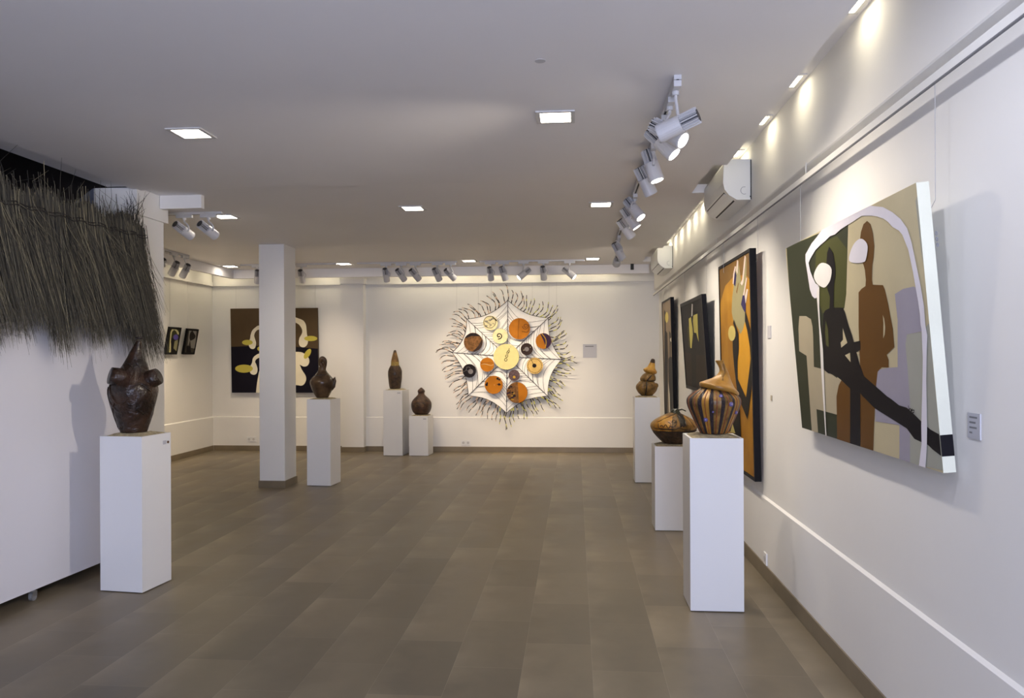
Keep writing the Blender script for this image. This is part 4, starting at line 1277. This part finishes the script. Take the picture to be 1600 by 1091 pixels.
# ================================================================== WEB WALL PIECE
YW = 12.13
W_ = crop(660, 430, 4.363)
def ww(x, y, lift=0):
    q = on_y(*W_(x, y), YW); q.y = YW - lift; return q
ctr = ww(578, 556)
t = thing('web_wall_piece', Vector((ctr.x, YW + .05, ctr.z)), 'large round web-like wall piece with gourd discs and a wavy fringe on the rear wall', 'wall art')
VX = [(583, 172), (858, 292), (950, 575), (855, 825), (573, 940), (313, 822), (203, 528), (303, 300)]
cx0, cy0 = 578, 556
M['cloth'] = mat('white_cloth', (0.86, 0.86, 0.85, 1), .8, vary=.02, scale=20)
M['thread'] = mat('black_thread', rgb(34, 28, 30), .7)
def arc(a, b, sag, n=14):
    pts = []
    for k in range(n + 1):
        q = k / n
        x, y = a[0] + (b[0] - a[0]) * q, a[1] + (b[1] - a[1]) * q
        s = 4 * q * (1 - q) * sag
        pts.append((x + (cx0 - x) * s, y + (cy0 - y) * s))
    return pts
edge = []
for i in range(8): edge += arc(VX[i], VX[(i + 1) % 8], .085)[:-1]
bm = bmesh.new()
prism(bm, [ww(x, y) for x, y in edge], (0, .004, 0))
build('cloth', bm, M['cloth'], t)
bm = bmesh.new()
tube(bm, [ww(x, y, .008) for x, y in edge + edge[:1]], .0042, 5)
for i in range(8): tube(bm, [ww(cx0, cy0, .012), ww(*VX[i], .010)], .0045, 5)
build('web_frame', bm, M['thread'], t)
bm = bmesh.new()
random.seed(3)
for i in range(8):
    a, b = VX[i], VX[(i + 1) % 8]
    fr_ = [.30, .36, .42, .48, .54, .60, .67, .74, .82, .9]
    for j, fq in enumerate(fr_):
        f1_, f2_ = fq + random.uniform(-.02, .02), fq + random.uniform(-.03, .03) + (.04 if j % 2 else -.02)
        f2_ = min(f2_, .97)
        pa_ = (cx0 + (a[0] - cx0) * f1_, cy0 + (a[1] - cy0) * f1_); pb_ = (cx0 + (b[0] - cx0) * f2_, cy0 + (b[1] - cy0) * f2_)
        tube(bm, [ww(x, y, .009) for x, y in arc(pa_, pb_, .10 + .10 * random.random(), 8)], .0021, 4)
build('web_threads', bm, M['thread'], t)
# fringe: 96 separate banded strands
M['tan_band'] = mat('tan_band', rgb(206, 176, 150), .7); M['yellow_band'] = mat('yellow_band', rgb(206, 204, 92), .7); M['dark_band'] = mat('dark_band', rgb(38, 28, 28), .7)
M['cream_band'] = mat('cream_band', rgb(214, 206, 150), .7)
tot = 96
for i in range(tot):
    q = i / tot * 8
    s_, fr_ = int(q), q - int(q)
    pts_ = arc(VX[s_], VX[(s_ + 1) % 8], .085, 24)
    x, y = pts_[min(24, int(fr_ * 24))]
    dx, dy = x - cx0, y - cy0
    ang = math.atan2(-dy, dx)
    rightish = math.cos(ang)
    # strands sweep anticlockwise on the left and upwards on the right
    bend = (1.0 if math.sin(ang) > -.2 else .2) * (.9 if rightish < .2 else -.5 if math.sin(ang) < -.1 else .7)
    ln = random.uniform(94, 135) * (1.0 if rightish > -.7 else 1.05)
    pp = [(x, y)]
    a0 = ang - .35 * bend + random.uniform(-.15, .15)
    n = 9
    for k in range(n):
        q_ = k / (n - 1)
        aa = a0 + bend * (q_ ** 1.2) * 1.15 + .25 * math.sin(q_ * 6 + i)
        px_, py_ = pp[-1]
        pp.append((px_ + math.cos(aa) * ln / n, py_ - math.sin(aa) * ln / n))
    lift0 = random.uniform(.0, .03)
    bm = bmesh.new()
    tube(bm, [ww(a, b, .006 + lift0 * (k / n)) for k, (a, b) in enumerate(pp)], [.0078 - .0025 * (k / n) for k in range(n + 1)], 5, mfn=lambda k, i=i: 1 if (k + i) % 4 < (3 if i % 2 else 2) else 0)
    c = ('cream_band' if i % 3 == 0 else 'yellow_band') if (rightish > -.15 and math.sin(ang) < .96) else 'tan_band'
    build('fringe_strand', bm, [M[c], M['dark_band']], t)

# gourd discs
def swirl(cx, cy, r0, r1, turns, n=26, ph=0):
    return [(cx + (r0 + (r1 - r0) * k / n) * math.cos(ph + turns * 2 * PI * k / n), cy + (r0 + (r1 - r0) * k / n) * math.sin(ph + turns * 2 * PI * k / n)) for k in range(n + 1)]
DC = {}
def dcol(nm, c, v=.08, r=.55, sc_=18):
    DC[nm] = mat('gourd_' + nm, rgb(*c), r, vary=v, scale=sc_, spec=.12)
    return DC[nm]
dcol('cream', (216, 208, 164)); dcol('pale_yellow', (206, 197, 140), .03); dcol('orange', (168, 104, 24), .12, .5, 6); dcol('brown', (112, 78, 44), .35, .5, 30)
dcol('dark', (48, 36, 34), .2); dcol('black', (28, 24, 28), .2); dcol('grey', (120, 116, 118), .15); dcol('purple_brown', (86, 70, 72), .3, .4, 40); dcol('tan', (198, 166, 100), .1); dcol('purple', (52, 34, 62), .2); dcol('ochre', (176, 140, 50), .1)
DISC = [
 (467, 328, 50, 'cream', 'cream gourd disc with a maze pattern', [('c', 462, 322, 40, 'dark', 3.0), ('maze',)]),
 (533, 417, 52, 'cream', 'cream gourd disc with a dark spiral', [('sp', 525, 415, 4, 22, 1.3, 'dark', 6.5)]),
 (664, 367, 72, 'orange', 'large orange gourd disc with a dark spiral at its right', [('sp', 705, 350, 5, 22, 1.5, 'dark', 3.0), ('l', [(662, 296), (656, 370), (654, 437)], 'dark', 1.5), ('l', [(680, 385), (722, 388), (726, 340)], 'dark', 3)]),
 (350, 458, 64, 'brown', 'brown mottled gourd disc with a dark rim', [('seg', 350, 458, 62, 3.6, 5.6, .86, 'black'), ('seg', 350, 458, 62, -.9 + .6, 1.6, .72, 'dark')]),
 (827, 450, 53, 'orange', 'gourd disc half orange and half black', [('seg', 827, 450, 52, -2.0, 1.2, .10, 'purple'), ('l', [(815, 400), (838, 430), (845, 460), (838, 500)], 'ochre', 6)]),
 (713, 505, 41, 'dark', 'small dark gourd disc with a grey centre', [('f', 713, 505, 15, 'grey'), ('f', 694, 512, 2.5, 'cream'), ('f', 738, 492, 2.5, 'cream')]),
 (575, 557, 87, 'pale_yellow', 'largest pale yellow gourd disc in the middle', [('c', 571, 577, 9, 'dark', 3.5), ('c', 577, 552, 8, 'dark', 3.5), ('c', 583, 530, 7, 'dark', 3.0), ('c', 590, 520, 7, 'dark', 3.2), ('l', [(592, 512), (594, 498)], 'dark', 3), ('f', 605, 490, 2, 'dark'), ('f', 508, 520, 2.5, 'tan')]),
 (768, 618, 55, 'tan', 'tan gourd disc with a dark centre and speckled ring', [('f', 765, 617, 14, 'black'), ('l', [(765, 617), (740, 572)], 'black', 3), ('ring',)]),
 (445, 610, 48, 'orange', 'orange brown gourd disc with a painted highlight band', [('l', [(402, 610), (430, 606), (470, 616), (488, 610)], 'cream', 2.0), ('l', [(400, 600), (445, 596), (490, 600)], 'dark', 1.4)]),  # the cream line is a highlight put into the colour
 (324, 652, 46, 'black', 'black gourd disc with grey curls', [('f', 333, 657, 17, 'grey'), ('c', 318, 640, 14, 'grey', 2), ('l', [(283, 658), (300, 650), (308, 625)], 'grey', 2)]),
 (628, 683, 38, 'purple_brown', 'small purplish brown gourd disc', [('f', 628, 695, 9, 'ochre')]),
 (489, 747, 62, 'orange', 'orange gourd disc with three dark marks', [('f', 441, 746, 9, 'black'), ('f', 445, 735, 6, 'black'), ('f', 516, 705, 8, 'black'), ('f', 528, 712, 6, 'black'), ('f', 526, 744, 8, 'black'), ('l', [(510, 742), (540, 746)], 'black', 4), ('f', 493, 748, 1.5, 'cream')]),
 (648, 800, 71, 'brown', 'large brown gourd disc with a dark carved left half', [('segf', 'orange')]),
]
for cx_, cy_, r_, base_, lab, deco in DISC:
    c = ww(cx_, cy_)
    R = r_ / 4.363 * (on_y(801, 500, YW) - on_y(800, 500, YW)).length
    k_ = R / r_
    bm = bmesh.new()
    # shallow dome-backed disc with a rim
    rows_ = [(0.0, R * .55), (.03, R * .9), (.05, R * .985), (.056, R), (.060, R * .985), (.058, R * .93)]
    rg = []
    for d_, rr_ in rows_:
        rg.append([bm.verts.new(Vector((c.x + rr_ * math.cos(a), YW - .012 - d_, c.z + rr_ * math.sin(a)))) for a in [2 * PI * q / 40 for q in range(40)]])
    for i in range(len(rg) - 1):
        for q in range(40): bm.faces.new((rg[i][q], rg[i][(q + 1) % 40], rg[i + 1][(q + 1) % 40], rg[i + 1][q]))
    bm.faces.new(rg[0]); bm.faces.new(rg[-1])
    yf = YW - .012 - .0585
    used = [DC[base_]]
    def mi_(nm):
        m_ = DC[nm]
        if m_ not in used: used.append(m_)
        return used.index(m_)
    def D2(x, y, l=0): return Vector((c.x + (x - cx_) * k_, yf - .0012 - l, c.z - (y - cy_) * k_))
    lay = 0
    for d in deco:
        lay += .0006
        if d[0] == 'c': tube(bm, [D2(d[1] + d[3] * math.cos(a), d[2] + d[3] * math.sin(a), lay) for a in [2 * PI * q / 24 for q in range(25)]], d[5] * k_ * .5, 5, mi_(d[4]), cap=False)
        elif d[0] == 'sp': tube(bm, [D2(x, y, lay) for x, y in swirl(d[1], d[2], d[3], d[4], d[5])], d[7] * k_ * .5, 5, mi_(d[6]))
        elif d[0] == 'l': tube(bm, [D2(x, y, lay) for x, y in spline([tuple(p_) for p_ in d[1]], 3)], d[3] * k_ * .5, 5, mi_(d[2]))
        elif d[0] == 'f': poly(bm, [D2(d[1] + d[3] * math.cos(a), d[2] + d[3] * math.sin(a), lay) for a in [2 * PI * q / 18 for q in range(18)]], mi_(d[4]))
        elif d[0] == 'seg':
            _, sx, sy, sr, a0, a1, inner, nm = d
            n_ = 20
            out = [(sx + sr * math.cos(a0 + (a1 - a0) * q / n_), sy + sr * math.sin(a0 + (a1 - a0) * q / n_)) for q in range(n_ + 1)]
            inn = []
            for q in range(n_ + 1):
                f_ = q / n_
                x_ = out[-1][0] + (out[0][0] - out[-1][0]) * f_; y_ = out[-1][1] + (out[0][1] - out[-1][1]) * f_
                bow = math.sin(f_ * PI) * inner * .35
                mx_, my_ = (out[n_ // 2][0] - x_), (out[n_ // 2][1] - y_)
                inn.append((x_ + mx_ * bow, y_ + my_ * bow))
            poly(bm, [D2(x, y, lay) for x, y in out + inn[1:-1]], mi_(nm))
        elif d[0] == 'maze':
            rr = random.Random(5)
            for q in range(16):
                x0, y0 = 462 + rr.uniform(-26, 22), 322 + rr.uniform(-26, 24)
                pts = [(x0, y0), (x0 + rr.choice([-10, 10]), y0), (x0 + rr.choice([-10, 10]), y0 + 9)]
                tube(bm, [D2(x, y, lay) for x, y in pts], .0035, 4, mi_('grey'))
            tube(bm, [D2(480, 285, .002), D2(512, 315, .002)], .008, 5, mi_('dark'))
        elif d[0] == 'ring':
            for q in range(26):
                a = 2 * PI * q / 26
                x, y = 768 + 46 * math.cos(a), 618 + 46 * math.sin(a)
                poly(bm, [D2(x + 3.4 * math.cos(b), y + 3.4 * math.sin(b), .001) for b in [0, 1.2, 2.5, 3.8, 5.1]], mi_('dark'))
        elif d[0] == 'segf':
            poly(bm, [D2(648 + 69 * math.cos(a), 800 + 69 * math.sin(a), .0006) for a in [-1.5 + 2.9 * q / 20 for q in range(21)]], mi_('orange'))
            rr = random.Random(8)
            for q in range(20):
                a, rad = rr.uniform(1.7, 4.6), rr.uniform(15, 58)
                x, y = 640 + rad * math.cos(a), 800 + rad * math.sin(a)
                s_ = rr.uniform(4, 10)
                poly(bm, [D2(x + s_ * math.cos(b), y + s_ * math.sin(b) * .7, .0006 + q * .0001) for b in [0, .9, 1.8, 2.7, 3.6, 4.5, 5.4]], mi_(rr.choice(['black', 'dark', 'purple', 'ochre'])))
    o = build('gourd_disc', bm, used, t, normals=False)
    o['label'] = lab
wx = []
for px, y1 in ((747.5, 500), (767.7, 470), (832, 500), (714, 540), (858, 490), (870, 530), (793, 468)):
    q = on_y(px, y1, YW + .03)
    bm = bmesh.new(); tube(bm, [q, (q.x, YB - .03, 2.70)], .0015, 5); build('hanging_wire', bm, M['wire'], t)

# ================================================================== CARDS, SOCKETS
def card(name, p, ax, up, nrm, w_, h_, m_, label, cat, lines=0):
    p, ax, up, nrm = map(Vector, (p, ax, up, nrm))
    bm = bmesh.new()
    obox(bm, p - ax * w_ / 2 - up * h_ / 2 + nrm * .0005, ax * w_, up * h_, nrm * .004)
    for k in range(lines):
        l_ = w_ * (.62, .5, .58, .22)[k % 4]
        obox(bm, p - ax * w_ * .34 + up * (h_ * (.30 - .2 * k)) + nrm * .0044, ax * l_, up * h_ * .07, nrm * .0006, 1)
    return tag(build(name, bm, [m_, M['ink']]), label, cat)
p = on_x(1523.5, 666, XU); d = (on_x(1533, 666, XU) - on_x(1513.5, 666, XU)).length
card('label_card', (XU, p.y, p.z), (0, -1, 0), (0, 0, 1), (-1, 0, 0), d * 1.0, .085, M['card_grey'], 'grey printed caption card right of the large two-figure painting', 'caption card', 4)
p = on_x(1202.5, 519, XU)
card('label_card', (XU, p.y, p.z), (0, -1, 0), (0, 0, 1), (-1, 0, 0), .09, .085, M['card'], 'white caption card right of the orange painting', 'caption card')
p = on_x(1206, 622, XU)
card('wall_button', (XU, p.y, p.z), (0, -1, 0), (0, 0, 1), (-1, 0, 0), .035, .035, mat('beige_plastic', rgb(176, 166, 146), .5), 'tiny beige plate on the right wall below the white caption card', 'wall plate')
p = on_y(921.5, 548.5, YB + .015)
card('label_card', (p.x, YB + .015, p.z), (1, 0, 0), (0, 0, 1), (0, -1, 0), .215, .215, M['card_grey'], 'square pale grey text card right of the web wall piece', 'caption card', 1)
def socket(p, ax, nrm, label):
    p, ax, nrm = map(Vector, (p, ax, nrm)); up = Vector((0, 0, 1))
    t = thing('wall_socket', p, label, 'wall socket', 'white wall sockets')
    bm = bmesh.new(); obox(bm, p - ax * .04 - up * .04 + nrm * .0005, ax * .08, up * .08, nrm * .009); build('plate', bm, M['white_plastic'], t)
    bm = bmesh.new(); tube(bm, [p + nrm * .0096, p + nrm * .0105], .021, 16); build('outlet', bm, M['grey'], t)
for px, py, lab in ((389.5, 686.5, 'left one of the two white sockets low on the rear wall beside the white pillar'), (396.5, 686.5, 'right one of the two white sockets low on the rear wall beside the white pillar'),
                    (724, 692, 'left one of the two white sockets low below the web wall piece'), (731.5, 692, 'right one of the two white sockets low below the web wall piece')):
    p = on_y(px, py, YB); socket((p.x, YB, p.z), (1, 0, 0), (0, -1, 0), lab)
p = on_x(1197, 873, XR); socket((XR, p.y, p.z), (0, -1, 0), (-1, 0, 0), 'white socket just above the skirting of the right wall beside the nearest right pedestal')
